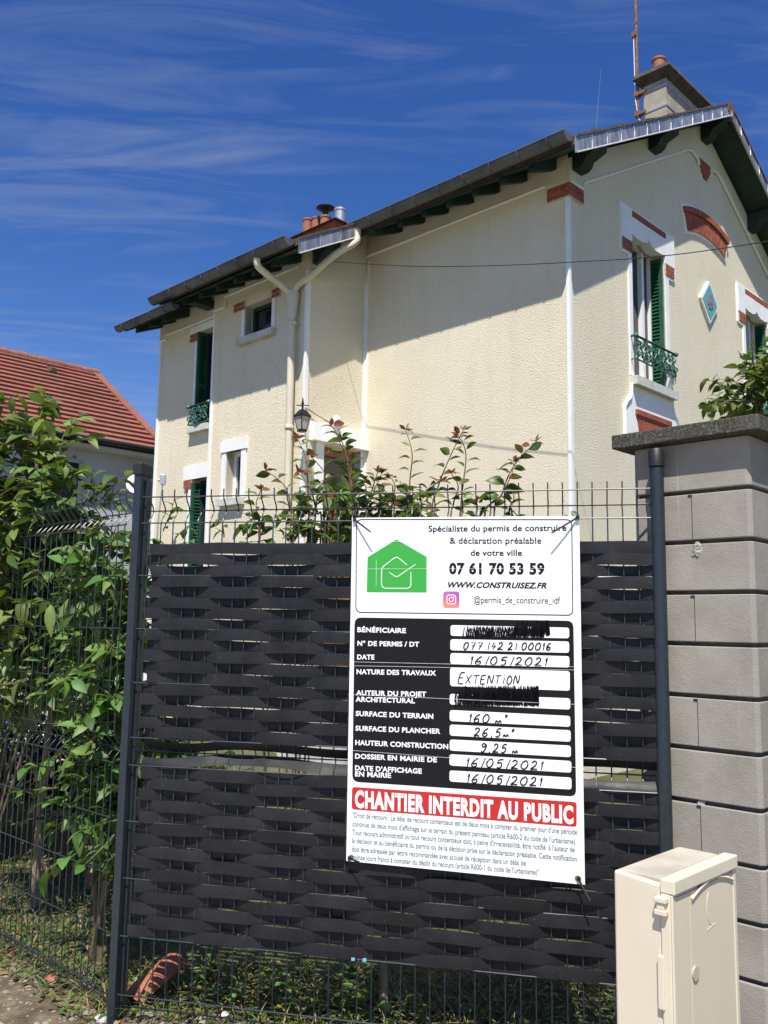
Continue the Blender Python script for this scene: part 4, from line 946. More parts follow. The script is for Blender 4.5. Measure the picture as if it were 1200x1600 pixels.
for s, x0, y0, x1, y1 in (('"Droit de recours : Le délai de recours contentieux est de deux mois à compter du premier jour d\'une période', 62, 592, 1115, 673),
    ("continue de deux mois d'affichage sur le terrain du présent panneau (article R600-2 du code de l'urbanisme).", 61, 633, 1112, 718),
    ("Tout recours administratif ou tout recours contentieux doit, à peine d'irrecevabilité, être notifié  à l'auteur de", 61, 673, 1104, 755),
    ('la décision et au bénéficiaire du permis ou de la décision prise sur la déclaration préalable. Cette notification', 60, 711, 1114, 798),
    ('doit être adressée par lettre recommandée avec accusé de réception dans un délai de', 59, 751, 875, 818),
    ('quinze jours francs à compter du dépôt du recours (article R600-1 du code de l\'urbanisme)"', 62, 788, 937, 862)):
    tB(sign, s, x0, y0, x1, y1, 24, M_GREY, .016, name='small_print')

# handwriting: strokes in a unit box (x right, y up)
HWR = {'0': [[(.5, 1), (.15, .75), (.05, .35), (.3, 0), (.7, .15), (.85, .6), (.65, .95), (.45, 1)]], '1': [[(.1, .65), (.55, 1), (.4, 0)]], 'l': [[(.55, 1), (.4, 0)]],
       '2': [[(.1, .75), (.35, 1), (.7, .85), (.55, .45), (.05, .03), (.5, .08), (.9, .02)]], '4': [[(.55, 1), (.1, .4), (.85, .42)], [(.65, .75), (.5, 0)]],
       '5': [[(.85, 1), (.35, .95), (.2, .55), (.6, .6), (.75, .3), (.45, 0), (.1, .08)]], '6': [[(.75, 1), (.3, .7), (.08, .25), (.35, 0), (.7, .15), (.6, .45), (.2, .3)]],
       '7': [[(.1, .95), (.85, 1), (.4, 0)], [(.3, .5), (.8, .55)]], '9': [[(.8, .85), (.4, 1), (.15, .75), (.45, .55), (.8, .85), (.75, .4), (.4, 0), (.1, .08)]],
       '/': [[(.8, 1.05), (.2, -.1)]], ',': [[(.5, .12), (.3, -.2)]], 'm': [[(.05, .0), (.12, .45), (.4, .1), (.65, .5), (.85, .0)]], 's': [[(.1, .85), (.4, 1), (.6, .85), (.15, .5), (.7, .5)]],
       'E': [[(.9, 1), (.3, .95), (.1, .5), (.1, .05), (.85, .0)], [(.15, .52), (.7, .55)]], 'X': [[(.05, .75), (.9, 0)], [(.9, .8), (.05, .0)]], 'T': [[(.0, .72), (1, .78)], [(.5, .75), (.45, 0)]],
       'e': [[(.85, .75), (.15, .7), (.1, .02), (.85, 0)], [(.12, .38), (.7, .4)]], 'N': [[(.05, 0), (.15, .75), (.75, .05), (.9, .8)]], 'i': [[(.5, .55), (.45, 0)], [(.5, .72), (.52, .78)]], 'O': [[(.5, .75), (.12, .5), (.2, .05), (.65, .0), (.9, .4), (.5, .75)]]}
def write(par, s, fn, x0, y0, x1, y1, h, wd=.0044):
    m_ = MB(); widths = [(.45 if ch in ' ' else .55 if ch in '/,1li' else .42 if ch == 's' else 1) for ch in s]; tot = sum(widths) * 1.25; x = 0
    r = random.Random(s)
    for ch, ww in zip(s, widths):
        for st_ in HWR.get(ch, []):
            P = []
            sc_ = .62 if ch in 'm' else 1
            for (a, b) in st_:
                fx = (x + a * ww) / tot; by = y0 + (y1 - y0) * fx
                hh = h * sc_ if ch != 's' else h * .45
                P.append(Vector(fn((x0 + (x1 - x0) * fx + b * h * .16 + r.uniform(-1, 1) * 1.3, by - b * hh - (h * .5 if ch == 's' else 0) + r.uniform(-1, 1) * .8))[0]).to_3d())
            P = smooth_path(P, 4) if len(P) > 3 else P
            m_.ribbon([Sg(p.x, p.y, L4) for p in P], wd, NF)
        x += ww * 1.25
    m_.build('handwriting', M_PEN, par, recalc=False)
write(sign, '077 l42 2l 00016', zA, 580, 674, 1000, 678, 34); write(sign, '16/05/2021', zA, 610, 744, 985, 752, 38); write(sign, 'EXTeNTiON', zA, 556, 834, 850, 836, 52, .004)
write(sign, '160 ms', zB, 605, 146, 790, 150, 40); write(sign, '26,5ms', zB, 630, 210, 822, 216, 38); write(sign, '9,25 m', zB, 660, 284, 848, 292, 40)
write(sign, '16/05/2021', zB, 592, 352, 965, 370, 40); write(sign, '16/05/2021', zB, 595, 427, 960, 446, 40)
def scribble(fn, x0, y0, x1, y1, n, wd, seed):
    m_ = MB(); r = random.Random(seed)
    for k in range(n):
        P = []; x = x0 + (x1 - x0) * k / n; 
        for i in range(9):
            fx = (x - x0) / (x1 - x0); P.append(fn((x + r.uniform(-3, 3), (y0 if i % 2 else y1) + r.uniform(-5, 5)))[0]); x += r.uniform(4, 9)
            x = min(x, x1 + r.uniform(-14, 4))
        m_.ribbon([Sg(a, b, L4 + .0002) for a, b in P], wd, NF)
    m_.build('marker_scribble', M_PEN, sign, recalc=False)
scribble(zA, 582, 570, 960, 616, 34, .007, 4); scribble(zA, 815, 543, 985, 606, 16, .007, 5); scribble(zB, 545, -20, 935, 66, 34, .009, 6); scribble(zB, 545, 5, 930, 45, 30, .010, 8)
# eyelets at the bottom corners
m = MB()
for px, py in ((549, 1339), (902, 1372)): m.lathe(Sg(px, py, -.001), [(.0035, 0), (.0085, .0), (.0085, .003), (.004, .003)], 12, -NF)
m.build('eyelet', varied('brass', (.35, .22, .08), (.5, .35, .15), 50, .35, metal=.8), sign)
# reflections on the board's creases, painted as pale lines
m = MB()
for q in (((551, 889), (906, 888)), ((546, 1034), (909, 1042)), ((546, 1040), (909, 1047)), ((544, 1172), (912, 1200)), ((552, 846), (905, 847)), ((544, 1085), (910, 1101))): line(m, list(q), .0011, L4 + .0006)
m.build('crease_glint', varied('crease_highlight', (.7, .7, .7), (.9, .9, .9), 40, .3), sign, recalc=False)
def ziptie(label, px, py, tail, lay=.012):
    p = Sg(px, py, .004); t = thing('cable_tie', p, label, 'cable tie', 'cable ties holding the sign')
    m = MB(); e = Sg(*tail, .004) - NF * .035; sd = (e - p).cross(NF).normalized() * .0035
    n_ = 6; pts = [p.lerp(e, i / n_) - NF * .002 * sin(pi * i / n_) for i in range(n_ + 1)]
    for i in range(n_):
        a, b = pts[i], pts[i + 1]; k0 = 1 - .25 * i / n_; k1 = 1 - .25 * (i + 1) / n_
        m.hexa([a - sd * k0, a + sd * k0, b + sd * k1, b - sd * k1, a - sd * k0 - NF * .0016, a + sd * k0 - NF * .0016, b + sd * k1 - NF * .0016, b - sd * k1 - NF * .0016])
    m.build('strap', M_BLACK, t)
    m = MB(); m.box(p.x - .006, p.x + .006, p.y - .008, p.y + .004, p.z - .006, p.z + .006)
    q = [p + Vector((0, 0, -.004)), p + Vector((0, 0, .004)) - NF * .01, p + NF * .03 + Vector((0, 0, .012)), p + NF * .04, p + NF * .02 + Vector((0, 0, -.01)), p + Vector((0, 0, -.004))]
    m.tube(q, .0028, 5); m.build('head', M_BLACK, t)
ziptie('black cable tie at the upper left corner of the sign, tail pointing right', 554, 812, (583, 833))
ziptie('black cable tie at the upper right corner of the sign, tail pointing left', 902, 809, (862, 835))
ziptie('short black cable tie at the lower left corner of the sign', 546, 1341, (566, 1343))
ziptie('long black cable tie at the lower right corner of the sign, hanging down', 904, 1373, (922, 1402))

# ------------------------------------------------------------ plants
class Fol(MB):
    def __init__(s): super().__init__(); s.c = []
    def leaf(s, p, d, L, W, col, droop=.35, r=random, fold=.25, roll=None):
        d = d.normalized(); up = Vector((0, 0, 1))
        x = d.cross(up); x = x.normalized() if x.length > .1 else Vector((1, 0, 0)); n = x.cross(d)
        a = r.gauss(0, .45) if roll is None else roll; x2 = x * cos(a) + n * sin(a); n2 = n * cos(a) - x * sin(a)
        b = len(s.v); K = 6; wave = r.uniform(-.12, .12)
        for i in range(K):
            t = i / (K - 1); wd = W * (.06, .66, .98, .93, .56, .03)[i] / 2
            c0 = p + d * (L * (t - .12 * droop * t * t)) + n2 * (-droop * L * t * t * .7) ; c0 = c0 + Vector((0, 0, -droop * L * .35 * t * t))
            e = n2 * (fold * wd + wave * wd * sin(t * 9))
            s.v += [c0 - x2 * wd + e, c0, c0 + x2 * wd + e * (1 if i % 2 else .7)]
            k = r.uniform(.96, 1.04)
            s.c += [tuple(q * k for q in col), tuple(q * k * 1.12 for q in col), tuple(q * k for q in col)]
        for i in range(K - 1):
            for k in (0, 1): q = b + i * 3 + k; s.f.append([q, q + 1, q + 4, q + 3])
def tint(r, base, var=.35):
    k = (1 + r.uniform(-var, var)) * (.6 if r.random() < .22 else 1); y = r.uniform(-.2, .42); return (base[0] * k * (1 + y), base[1] * k * (1 + y * .25), base[2] * k)
def rdir(r, zmin=-1, zmax=1):
    while True:
        v_ = Vector((r.uniform(-1, 1), r.uniform(-1, 1), r.uniform(-1, 1)))
        if .1 < v_.length < 1 and zmin <= v_.normalized().z <= zmax: return v_.normalized()
def twig(F, T, p, d, L, n, lsz, base, r, rad=.004, droop=.45, red=0, ratio=.5):
    pts = [p]; q = p.copy(); dd = d.normalized(); k = 6
    for i in range(k):
        dd = (dd + Vector((r.uniform(-.18, .18), r.uniform(-.18, .18), r.uniform(-.16, .06)))).normalized(); q = q + dd * (L / k); pts.append(q.copy())
    T.tube(pts, [rad * (1 - .75 * i / k) for i in range(k + 1)], 5)
    for j in range(n):
        f = (j + .6) / n; i = min(int(f * k), k - 1); a = pts[i].lerp(pts[i + 1], f * k - i)
        ld = (dd * .55 + rdir(r, -.6, .6)).normalized()
        L_ = lsz * r.uniform(.7, 1.2); col = tint(r, base)
        if red and f > 1 - red and r.random() < .75: col = (.20 * r.uniform(.7, 1.3), .075 * r.uniform(.7, 1.5), .04); L_ *= .62
        F.leaf(a, ld, L_, L_ * ratio * r.uniform(.85, 1.15), col, droop * r.uniform(.4, 1.5), r)
    return pts[-1]
GREEN_A = (.095, .165, .035); GREEN_B = (.055, .125, .028)

# fruit tree at the left behind the side fence
r = random.Random(11)
base = onground(54, 1424); D0_ = base.y
t = thing('fruit_tree', base, 'young leafy fruit tree with a thin pale trunk behind the side fence', 'tree')
tr = MB(); k_ = at(64, 1250, D0_); j_ = at(76, 1140, D0_); i_ = at(88, 1030, D0_)
tr.tube(smooth_path([base - Vector((0, 0, .05)), base + Vector((0, 0, .04)), at(58, 1340, D0_), k_, j_, i_, at(70, 930, D0_ - .05), at(60, 820, D0_ - .1), at(57, 700, D0_ - .15), at(58, 655, D0_ - .15)], 5), [.045, .034, .028, .026, .025, .024, .023, .023] + [.022 - .00045 * i for i in range(38)], 8)
tr.tube(smooth_path([j_, at(110, 1105, D0_ + .05), at(150, 1088, D0_ + .1), at(185, 1075, D0_ + .1)]), [.014 - .0005 * i for i in range(19)], 6)
tr.tube(smooth_path([at(80, 1110, D0_), at(40, 1060, D0_ - .1), at(15, 960, D0_ - .15), at(0, 820, D0_ - .2)]), [.016 - .0005 * i for i in range(19)], 6)
tr.tube(smooth_path([at(72, 950, D0_), at(100, 830, D0_ - .1), at(135, 780, D0_ - .2), at(147, 735, D0_ - .2)]), [.012 - .0004 * i for i in range(19)], 6)
tr.tube(smooth_path([k_, at(50, 1190, D0_ + .1), at(30, 1180, D0_ + .1), at(8, 1205, D0_ + .1)]), [.010 - .0003 * i for i in range(19)], 6)
tr.build('trunk', M_BARK, t, smooth=True)
F = Fol(); T = MB()
cl = []
def cluster(px, py, Y, n, sp, L, lv, lsz=.094, base_=GREEN_A, zl=-.5, zh=.9):
    c0 = at(px, py, Y)
    for i in range(int(n * 3.2 + .5)):
        p = c0 + Vector((r.gauss(0, sp), r.gauss(0, sp * .8), r.gauss(0, sp))); twig(F, T, p, rdir(r, zl, zh), L * r.uniform(.6, 1.2), lv, lsz * r.uniform(.75, 1.2), base_, r)
for q in ((-20, 700, 4.2, 4), (5, 760, 4.15, 5), (40, 740, 4.2, 6), (70, 775, 4.2, 5), (20, 840, 4.2, 6), (60, 850, 4.3, 6), (-10, 900, 4.2, 5), (90, 835, 4.2, 4), (15, 930, 4.3, 5), (60, 940, 4.3, 4), (-20, 1000, 4.3, 4), (35, 1010, 4.3, 5), (115, 800, 4.15, 2), (100, 900, 4.3, 3), (60, 1050, 4.3, 4), (15, 1110, 4.3, 3), (105, 1060, 4.3, 4), (110, 980, 4.15, 4), (70, 985, 4.3, 4), (-15, 800, 4.1, 4), (30, 690, 4.15, 2)):
    cluster(q[0], q[1], q[2], q[3], .085, .24, 8)
for px, py, dx_, dz_ in ((57, 690, .1, 1), (45, 672, -.5, 1), (15, 660, -.4, .8), (95, 735, .3, 1), (98, 760, .8, .6), (147, 745, .1, 1), (160, 745, .8, .4), (170, 760, .5, .8), (-5, 665, -.2, 1), (35, 690, .3, .7)):
    twig(F, T, at(px, py + 35, 4.15), Vector((dx_ * .4, -.1, dz_)), .17, 7, .105, GREEN_A, r)
for px, py in ((10, 1075), (30, 1090), (-5, 1055), (45, 1060)): twig(F, T, at(px + 20, py, 4.0), Vector((-.7, -.4, -.1)), .2, 6, .105, (.12, .18, .05), r, droop=.8)
for px, py in ((15, 1290), (-15, 1180), (10, 1240)): twig(F, T, at(px, py, 4.5), rdir(r, -.2, .6), .25, 7, .07, GREEN_B, r)
F.build('crown', M_LEAF, t, recalc=False, smooth='all'); T.build('twig', M_TWIG, t)

# leafy shrub growing up beside the corner post
F = Fol(); T = MB(); r = random.Random(21)
b0 = Vector((-1.18, 3.95, 0))
t = thing('leafy_shrub', b0, 'tall bright green shrub pressed against the side fence beside the corner post', 'shrub')
for tx, ty, tz in ((185, 1120, 3.75), (150, 1000, 3.95), (190, 900, 3.75), (120, 880, 4.0), (165, 820, 3.85)):
    e = at(tx, ty, tz); T.tube(smooth_path([b0 + Vector((r.uniform(-.05, .05), 0, 0)), b0.lerp(e, .5) + Vector((r.uniform(-.1, .1), 0, .05)), e]), [.012 - .0006 * i for i in range(13)], 6)
for q in ((195, 900, 3.68, 5), (175, 860, 3.75, 3), (150, 900, 3.9, 4), (120, 920, 3.95, 5), (185, 960, 3.72, 6), (150, 980, 3.85, 5), (190, 1030, 3.68, 6), (160, 1060, 3.8, 5), (125, 1020, 4.0, 5), (185, 1100, 3.68, 6), (150, 1130, 3.82, 3), (185, 1170, 3.68, 6), (160, 1200, 3.75, 5), (130, 1190, 3.9, 2), (185, 1240, 3.66, 5), (150, 1250, 3.78, 4), (186, 1215, 3.62, 4), (182, 1290, 3.62, 4), (176, 1335, 3.62, 3), (160, 1275, 3.7, 2), (196, 1080, 3.6, 4), (200, 840, 3.65, 2), (205, 1000, 3.62, 4), (205, 1130, 3.6, 3)):
    cluster(q[0] - 4, q[1], q[2], q[3], .062, .17, 7, .074, (.08, .165, .033))
for px, py, Y, s in ((108, 935, 3.78, .12), (80, 945, 3.8, .11)): F.leaf(at(px, py, Y), Vector((r.uniform(-.6, .2), -.3, -.5)), s, s * .45, (.16, .22, .06), .7, r)
F.build('crown', M_LEAF, t, recalc=False, smooth='all'); T.build('stem', M_TWIG, t)

# bushes added on the left, leaves coloured dark to stand in for shade
def bush(name, label, c0, R, n, lsz, col, seed, M=M_LEAF, cat='bush', group=None, tl=.3, lv=9):
    global r
    F = Fol(); T = MB(); rr = random.Random(seed); t = thing(name, Vector((c0.x, c0.y, 0)), label, cat, group)
    for i in range(n):
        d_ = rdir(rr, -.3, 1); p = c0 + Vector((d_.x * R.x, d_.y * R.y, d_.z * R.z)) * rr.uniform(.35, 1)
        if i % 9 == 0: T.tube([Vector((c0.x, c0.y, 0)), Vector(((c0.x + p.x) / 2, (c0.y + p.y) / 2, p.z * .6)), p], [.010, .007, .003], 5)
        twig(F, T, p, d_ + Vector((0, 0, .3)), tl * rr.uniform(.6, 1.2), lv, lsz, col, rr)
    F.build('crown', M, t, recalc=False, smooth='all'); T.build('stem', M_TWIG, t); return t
bush('shade_filler_bush', 'added dark green bush behind the fruit tree, standing in for shade between its leaves', Vector((-2.75, 7.2, .65)), Vector((1.0, .5, .75)), 90, .10, (.035, .075, .02), 31)
bush('shade_filler_bush', 'added low bush behind the corner post, leaves coloured dark in place of shade', Vector((-1.62, 5.9, .36)), Vector((.6, .4, .42)), 130, .09, (.035, .08, .02), 32)
bush('shade_filler_bush', 'added broad bush, its dark leaves standing in for shade behind the thin trunk', Vector((-2.30, 5.75, .34)), Vector((.7, .35, .40)), 190, .085, (.024, .052, .015), 35)
bush('shade_filler_bush', 'added dark-leaved bush at the back left, standing in for shade below the white sack', Vector((-3.1, 6.0, .35)), Vector((.5, .35, .4)), 90, .085, (.03, .065, .018), 36)
bush('shade_filler_bush', 'added tall bush directly behind the fruit tree, dark-leaved to stand in for shade', Vector((-2.25, 5.25, 1.38)), Vector((.85, .3, .45)), 210, .09, (.03, .062, .018), 37)
bush('garden_tree', 'leafy sapling with red-tinged leaves rising behind the pillar coping', at(1212, 632, 4.6), Vector((.25, .22, .17)), 95, .072, (.09, .145, .035), 33, M_LEAFG, 'tree', None, .2, 9)

# photinia-like shoots behind the front fence
def shrub(label, base_px, shoots, fillers, seed, Y=3.9):
    rr = random.Random(seed); F = Fol(); T = MB(); c0 = at(base_px, 900, Y); c0.z = 0
    t = thing('shrub', c0, label, 'shrub', 'shrubs with red young shoots behind the fence')
    for pts, n, lsz in shoots:
        P = [at(x, y, Y + rr.uniform(-.03, .03)) for x, y in pts]; P = [Vector((P[0].x + (c0.x - P[0].x) * .6, c0.y, .25))] + P
        S_p = smooth_path(P, 8); k = len(S_p); T.tube(S_p, [.0055 - .0038 * i / k for i in range(k)], 6)
        vis = S_p[8:]
        for j in range(n):
            f = 1 - (1 - (j + .5) / n) ** 1.0; x_ = f * (len(vis) - 1); i = min(int(x_), len(vis) - 2); p = vis[i].lerp(vis[i + 1], x_ - i)
            ax = (vis[i + 1] - vis[i]).normalized(); sd = Vector((1 if j % 2 else -1, rr.uniform(-.6, .6), 0)); d_ = (sd * .9 + ax * .5 + Vector((0, 0, rr.uniform(-.2, .55)))).normalized()
            L_ = 1.5 * lsz * rr.uniform(.7, 1.2) * (1 - .25 * f); col = tint(rr, (.095, .165, .04), .35)
            if f > .88: col = (.16 * rr.uniform(.7, 1.3), .085 * rr.uniform(.6, 1.5), .036); L_ *= .75
            elif f > .6 and rr.random() < .3: col = (.15, .115, .035)
            F.leaf(p + d_ * .008, d_, L_, L_ * rr.uniform(.5, .68), col, rr.uniform(.1, .7), rr, .35, rr.gauss(0, .75))
        for j in range(5):
            d_ = (rdir(rr, -.2, 1) + Vector((0, 0, .35))).normalized(); F.leaf(vis[-1], d_, lsz * .8, lsz * .34, (.22 * rr.uniform(.7, 1.2), .085 * rr.uniform(.7, 1.4), .042), .1, rr)
    for px, py, n, sp in fillers:
        for i in range(int(n * .75 + .5)):
            p = at(px + rr.gauss(0, sp), py + rr.gauss(0, sp * .6), Y + rr.uniform(-.12, .15)); twig(F, T, p, rdir(rr, -.1, 1), .13, 7, .07, (.09, .16, .036), rr, .0025, .35, .15, .55)
        
    F.build('foliage', M_LEAFG, t, recalc=False, smooth='all'); T.build('stem', M_RTWIG, t)
shrub('red-tipped shrub left of the front door, with three long arching shoots', 455,
      [([(458, 850), (455, 800), (445, 760), (415, 735)], 12, .052), ([(480, 860), (482, 790), (478, 720), (465, 685)], 16, .052), ([(500, 860), (495, 800), (483, 760), (465, 738)], 14, .052), ([(405, 860), (408, 820), (400, 790), (408, 765)], 10, .05), ([(490, 840), (500, 770), (507, 740), (487, 715)], 10, .048)],
      [(415, 825, 7, 18), (450, 835, 7, 18), (480, 830, 6, 16), (500, 845, 4, 12)], 41)
shrub('red-tipped shrub in front of the brown door, its shoot crossing the white lintel', 560,
      [([(556, 850), (548, 760), (538, 700), (518, 665)], 20, .058), ([(575, 850), (572, 800), (583, 760), (590, 738)], 10, .045), ([(560, 850), (550, 780), (548, 730), (530, 690)], 16, .055)],
      [(555, 790, 12, 22), (580, 800, 10, 22), (540, 830, 8, 18), (600, 800, 8, 18), (525, 840, 6, 16)], 42)
shrub('red-tipped shrub with upright shoots above the sign against the bare wall', 640,
      [([(640, 850), (640, 760), (644, 710), (634, 672)], 14, .05), ([(612, 850), (613, 790), (617, 760), (610, 745)], 10, .045), ([(672, 850), (682, 770), (705, 710), (724, 672)], 16, .045), ([(715, 850), (722, 770), (728, 710), (716, 680)], 16, .048), ([(700, 860), (708, 790), (716, 760), (705, 740)], 8, .045), ([(640, 830), (655, 780), (675, 760), (690, 752)], 8, .045)],
      [(630, 800, 8, 16), (655, 810, 6, 14), (690, 820, 4, 14)], 43)
shrub('red-tipped shrub leaning right above the right half of the sign', 770,
      [([(770, 850), (785, 770), (805, 725), (838, 690)], 16, .055), ([(755, 850), (775, 790), (798, 745), (803, 722)], 12, .05), ([(740, 850), (742, 815), (746, 795), (745, 785)], 6, .042), ([(800, 850), (795, 800), (803, 780), (800, 765)], 7, .04)],
      [(760, 815, 4, 12), (785, 825, 4, 14)], 44)
# sprig poking through at the top right corner of the sign
F = Fol(); r = random.Random(5); 
for i in range(4): F.leaf(at(893 + r.uniform(-6, 6), 801 + r.uniform(-3, 4), 3.12), rdir(r, -.2, .7), .03, .02, tint(r, (.05, .12, .025)), .3, r)
tag(F.build('leaf_sprig', M_LEAFG, recalc=False), 'tiny green leaf sprig at the upper right corner of the sign', 'plant')

# sprays of leaves just above the slats near the corner post
F = Fol(); T = MB(); r = random.Random(77)
t = thing('vine', at(250, 850, 3.8) * 1, 'light green vine tips peeping over the slats beside the corner post', 'plant')
for px, py in ((255, 830), (262, 815), (275, 840), (245, 845), (350, 840), (238, 860), (265, 855)): twig(F, T, at(px, py, 3.72), rdir(r, .0, 1), .1, 5, .055, (.085, .185, .035), r, .003)
F.build('foliage', M_LEAF, t, recalc=False, smooth='all'); T.build('stem', M_TWIG, t)

# thin sapling trunk behind the slats
b0 = onground(598, 1592); m = MB(); m.tube(smooth_path([b0, b0 + Vector((.005, .01, .35)), b0 + Vector((-.01, .02, .9)), b0 + Vector((.0, .0, 1.5))]), .017, 8)
tag(m.build('sapling_trunk', M_BARK, smooth=True), 'thin bare sapling trunk below the slats under the sign', 'tree')

# ground cover: blades and small herb leaves
F = Fol(); r = random.Random(101)
def patch(x0, x1, y0, y1, n, side=None):
    for i in range(n):
        p = Vector((r.uniform(x0, x1), r.uniform(y0, y1), 0))
        inside_front = (p.dot(NF) > FD + .0) ; s_in = ((p - PS).dot(NS) > (-.10 if side else 0))
        if not ((inside_front and p.x > -1.0) or (s_in and p.x <= -1.0)): continue
        dens = .5 + .5 * sin(p.x * 5.1 + 1) * sin(p.y * 4.3)
        if r.random() > .45 + .55 * dens: continue
        k = r.random()
        col = (.16, .16, .05) if k < .3 else (.085, .15, .035) if k < .8 else (.21, .17, .085)
        col = tint(r, col, .3)
        if r.random() < .5:
            if r.random() < .22: col = tint(r, (.30, .25, .13), .3)
            F.leaf(p, Vector((r.gauss(0, .5), r.gauss(0, .5), 1)), r.uniform(.04, .17), r.uniform(.003, .006), col, .6, r)
        else:
            F.leaf(p + Vector((0, 0, r.uniform(.0, .035))), Vector((r.gauss(0, 1), r.gauss(0, 1), r.uniform(0, .6))), r.uniform(.02, .045), r.uniform(.012, .022), col, .3, r)
patch(-1.05, .95, 2.95, 3.9, 7500); patch(-2.9, -.95, 3.3, 5.4, 9500, True); patch(-3.5, 2, 4, 8, 4500)
go = F.build('ground_cover', M_GRASS, recalc=False); tag(go, 'low grass and small herbs covering the garden floor', 'grass', kind='stuff')
# weeds in the gap below the slats
weeds = [(440, 1560, .06, 'weed with small pale leaves right of the broken tile, below the slats'), (520, 1585, .075, 'bushy weed with notched leaves left of the sapling trunk'), (545, 1540, .06, 'weed with broad leaves close to the sapling trunk'), (470, 1592, .06, 'low weed at the bottom edge in front of the bushy weed'),
         (565, 1590, .08, 'big bright weed at the foot of the sapling trunk'), (640, 1590, .05, 'sparse weed right of the sapling trunk'), (320, 1530, .07, 'grassy weed tuft behind the broken tile'), (360, 1560, .06, 'thin weed clump between the broken tile and the pale-leaved weed')]
for i, (px, py, s, lab) in enumerate(weeds):
    b0 = onground(px, py); F = Fol(); T = MB(); r = random.Random(200 + i)
    t = thing('weed', b0, lab, 'weed', 'weeds under the fence')
    for k in range(5): twig(F, T, b0 + Vector((r.uniform(-.03, .03), r.uniform(-.03, .03), 0)), Vector((r.gauss(0, .5), r.gauss(0, .5), 1)), r.uniform(.08, .18), 7, s * .75, (.085, .16, .035), r, .0025, .4)
    F.build('foliage', M_LEAF, t, recalc=False, smooth='all'); T.build('stem', M_TWIG, t)
# pebbles along the fence foot
m = MB(); r = random.Random(9)
def pebble(mb, p, s, rr):
    b = len(mb.v); n = 7
    for h, q in ((0, .8), (.35, 1), (.7, .6)):
        for k in range(n): a = 2 * pi * k / n; w_ = s * q * rr.uniform(.75, 1.2); mb.v.append(p + Vector((cos(a) * w_, sin(a) * w_ * .8, h * s)))
    for i in range(2):
        for k in range(n): mb.f.append([b + i * n + k, b + i * n + (k + 1) % n, b + (i + 1) * n + (k + 1) % n, b + (i + 1) * n + k])
    mb.f.append([b + 2 * n + k for k in range(n)])
for i in range(900):
    s = r.random()
    if s < .5: p = P0F + DF * r.uniform(-.2, 1.6) + NF * r.gauss(.04, .05)
    else: p = PS + DS * r.uniform(-.1, 2) - NS * abs(r.gauss(.1, .18))
    p.z = .004; pebble(m, p, r.choice([.004, .006, .008, .013]) * r.uniform(.7, 1.2), r)
tag(m.build('gravel', M_STONE), 'loose pebbles and gravel at the foot of the fences', 'gravel', kind='stuff')
# larger stones by the post
for i, (px, py, s, lab, mt) in enumerate(((138, 1588, .022, 'grey stone left of the corner post foot', M_STONE), (158, 1597, .028, 'dark grey stone touching the corner post foot', M_CONC), (228, 1592, .03, 'pale stone right of the corner post foot', M_STONE), (350, 1590, .02, 'small pale stone under the lowest fence wire', M_CONC), (80, 1535, .03, 'brown clod of earth left of the corner post', M_TERRA))):
    mm_ = MB(); pebble(mm_, onground(px, py) + Vector((0, 0, .004)), s, r); tag(mm_.build('stone', mt), lab, 'stone', 'stones near the corner post')
# broken curved terracotta tiles
def rooftile(label, px, py, L, W, yaw, tilt):
    b0 = onground(px, py); m = MB(); n = 8; rr = random.Random(px); MT = Matrix.Translation(b0) @ Matrix.Rotation(yaw, 4, 'Z') @ Matrix.Rotation(tilt, 4, 'Y'); b = len(m.v)
    for side in (0, 1):
        for j in range(5):
            for i in range(n + 1):
                a = pi * (.12 + .76 * i / n); rad = W / 2 - .012 * side; e = (rr.uniform(-.03, .03) if j in (0, 4) and not side else 0)
                m.v.append(MT @ Vector((L * j / 4 + e, rad * cos(a), rad * sin(a) * .75 + .01)))
    q = lambda s_, j, i: b + s_ * 5 * (n + 1) + j * (n + 1) + i
    for s_ in (0, 1):
        for j in range(4):
            for i in range(n): m.f.append([q(s_, j, i), q(s_, j, i + 1), q(s_, j + 1, i + 1), q(s_, j + 1, i)])
    for j in range(4):
        for i in (0, n): m.f.append([q(0, j, i), q(0, j + 1, i), q(1, j + 1, i), q(1, j, i)])
    for i in range(n):
        for j in (0, 4): m.f.append([q(0, j, i), q(0, j, i + 1), q(1, j, i + 1), q(1, j, i)])
    tag(m.build('roof_tile', M_TERRA, smooth=True), label, 'roof tile', 'broken roof tiles in the garden')
rooftile('broken terracotta roof tile lying under the slats right of the corner post', 206, 1572, .26, .125, radians(62), radians(-14))
rooftile('terracotta tile shard standing in the grass behind the side fence', 150, 1392, .14, .12, radians(100), radians(-50))

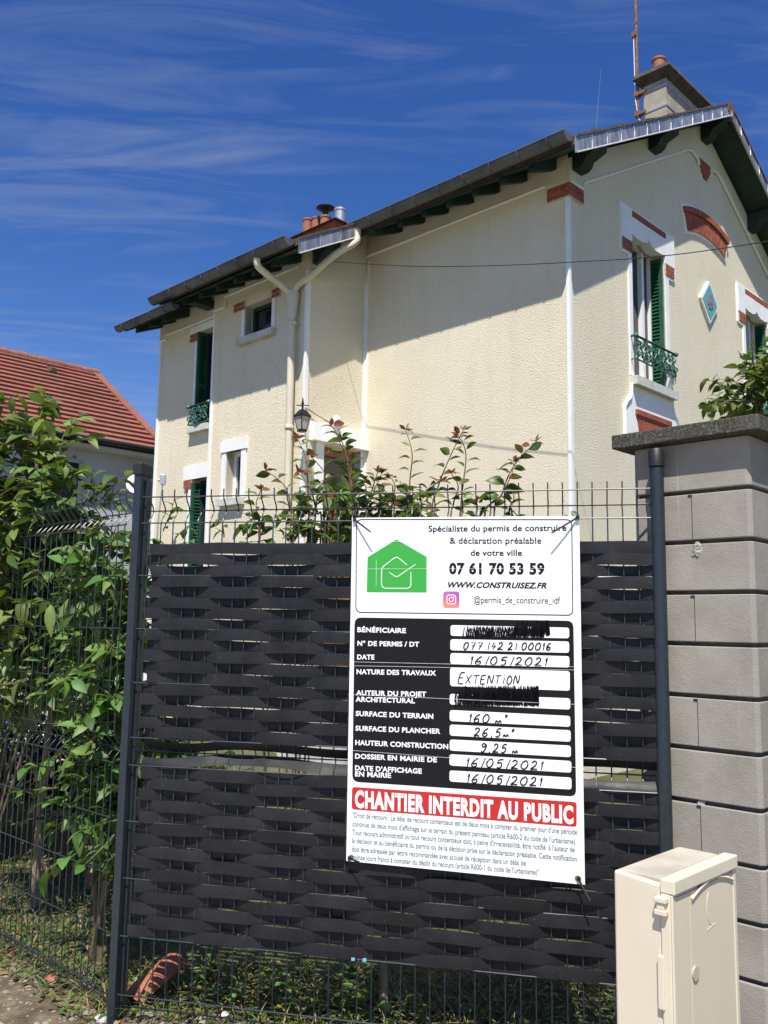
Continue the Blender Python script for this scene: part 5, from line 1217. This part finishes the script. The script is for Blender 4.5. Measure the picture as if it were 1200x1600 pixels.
# garden clutter glimpsed through the left fence
def sack(name, label, cat, px, py, Y, s, m_, seed):
    c0 = at(px, py, Y); rr = random.Random(seed); bm = bmesh.new(); bmesh.ops.create_icosphere(bm, subdivisions=3, radius=1)
    for v_ in bm.verts:
        d_ = v_.co.normalized(); k = 1 + .16 * sin(d_.x * 7 + seed) * sin(d_.z * 6) + .09 * sin(d_.y * 13 + d_.z * 11 + seed) + rr.uniform(-.04, .04); v_.co = Vector((d_.x * s[0], d_.y * s[1], d_.z * s[2])) * k
    me = bpy.data.meshes.new(name); bm.to_mesh(me); bm.free(); me.materials.append(m_); me.polygons.foreach_set('use_smooth', [True] * len(me.polygons))
    o = bpy.data.objects.new(name, me); o.location = c0; COL.objects.link(o); tag(o, label, cat)
M_BLUE = varied('blue_plastic', (.06, .16, .50), (.10, .24, .62), 9, .4)
def crate(name, label, cat, px, py, Y, sx, sy, sz, m_, m2, part):
    c0 = at(px, py, Y); t = thing(name, Vector((c0.x, c0.y, c0.z - sz)), label, cat); m = MB(); w_ = .012
    b = c0 - Vector((0, 0, sz)); x0, x1, y0, y1 = b.x - sx / 2, b.x + sx / 2, b.y - sy / 2, b.y + sy / 2
    m.box(x0, x1, y0, y1, b.z, b.z + w_); m.box(x0, x1, y0, y0 + w_, b.z + w_, c0.z); m.box(x0, x1, y1 - w_, y1, b.z + w_, c0.z); m.box(x0, x0 + w_, y0 + w_, y1 - w_, b.z + w_, c0.z); m.box(x1 - w_, x1, y0 + w_, y1 - w_, b.z + w_, c0.z)
    m.build('box', m_, t, bevel=.004); m = MB(); m.box(x0 - .012, x1 + .012, y0 - .012, y1 + .012, c0.z + .001, c0.z + .03); m.build(part, m2, t, bevel=.004)
Yc = 6.6
tb = thing('garden_table', Vector((at(70, 1200, Yc).x, Yc, 0)), 'weathered garden table seen through the leaves, with bundles on it', 'table')
zt_ = at(70, 1192, Yc).z; xc = tb.location.x; m = MB(); m.box(xc - .55, xc + .6, Yc - .3, Yc + .3, zt_ - .035, zt_); m.build('tabletop', M_BARK, tb)
for sx in (-.5, .55):
    for sy in (-.25, .25): m = MB(); m.box(xc + sx - .025, xc + sx + .025, Yc + sy - .025, Yc + sy + .025, 0, zt_ - .036); m.build('leg', M_BARK, tb)
sack('plastic_sack', 'crumpled white plastic sack on the garden table behind the trunk', 'sack', 52, 1163, Yc - .1, (.16, .12, .15), M_SIGN, 2)
sack('blue_bag', 'small blue bag beside the white sack on the garden table', 'bag', 28, 1146, Yc + .12, (.10, .09, .2), M_BLUE, 4)
crate('storage_box', 'cream storage box with pale lid on the garden table, right of the trunk', 'box', 97, 1105, Yc + .05, .22, .25, at(97, 1105, Yc).z - zt_, M_BOX, M_PVC, 'lid')

# leave no helper tags behind
for o in bpy.data.objects:
    for k in ('_org', '_local'):
        if k in o: del o[k]
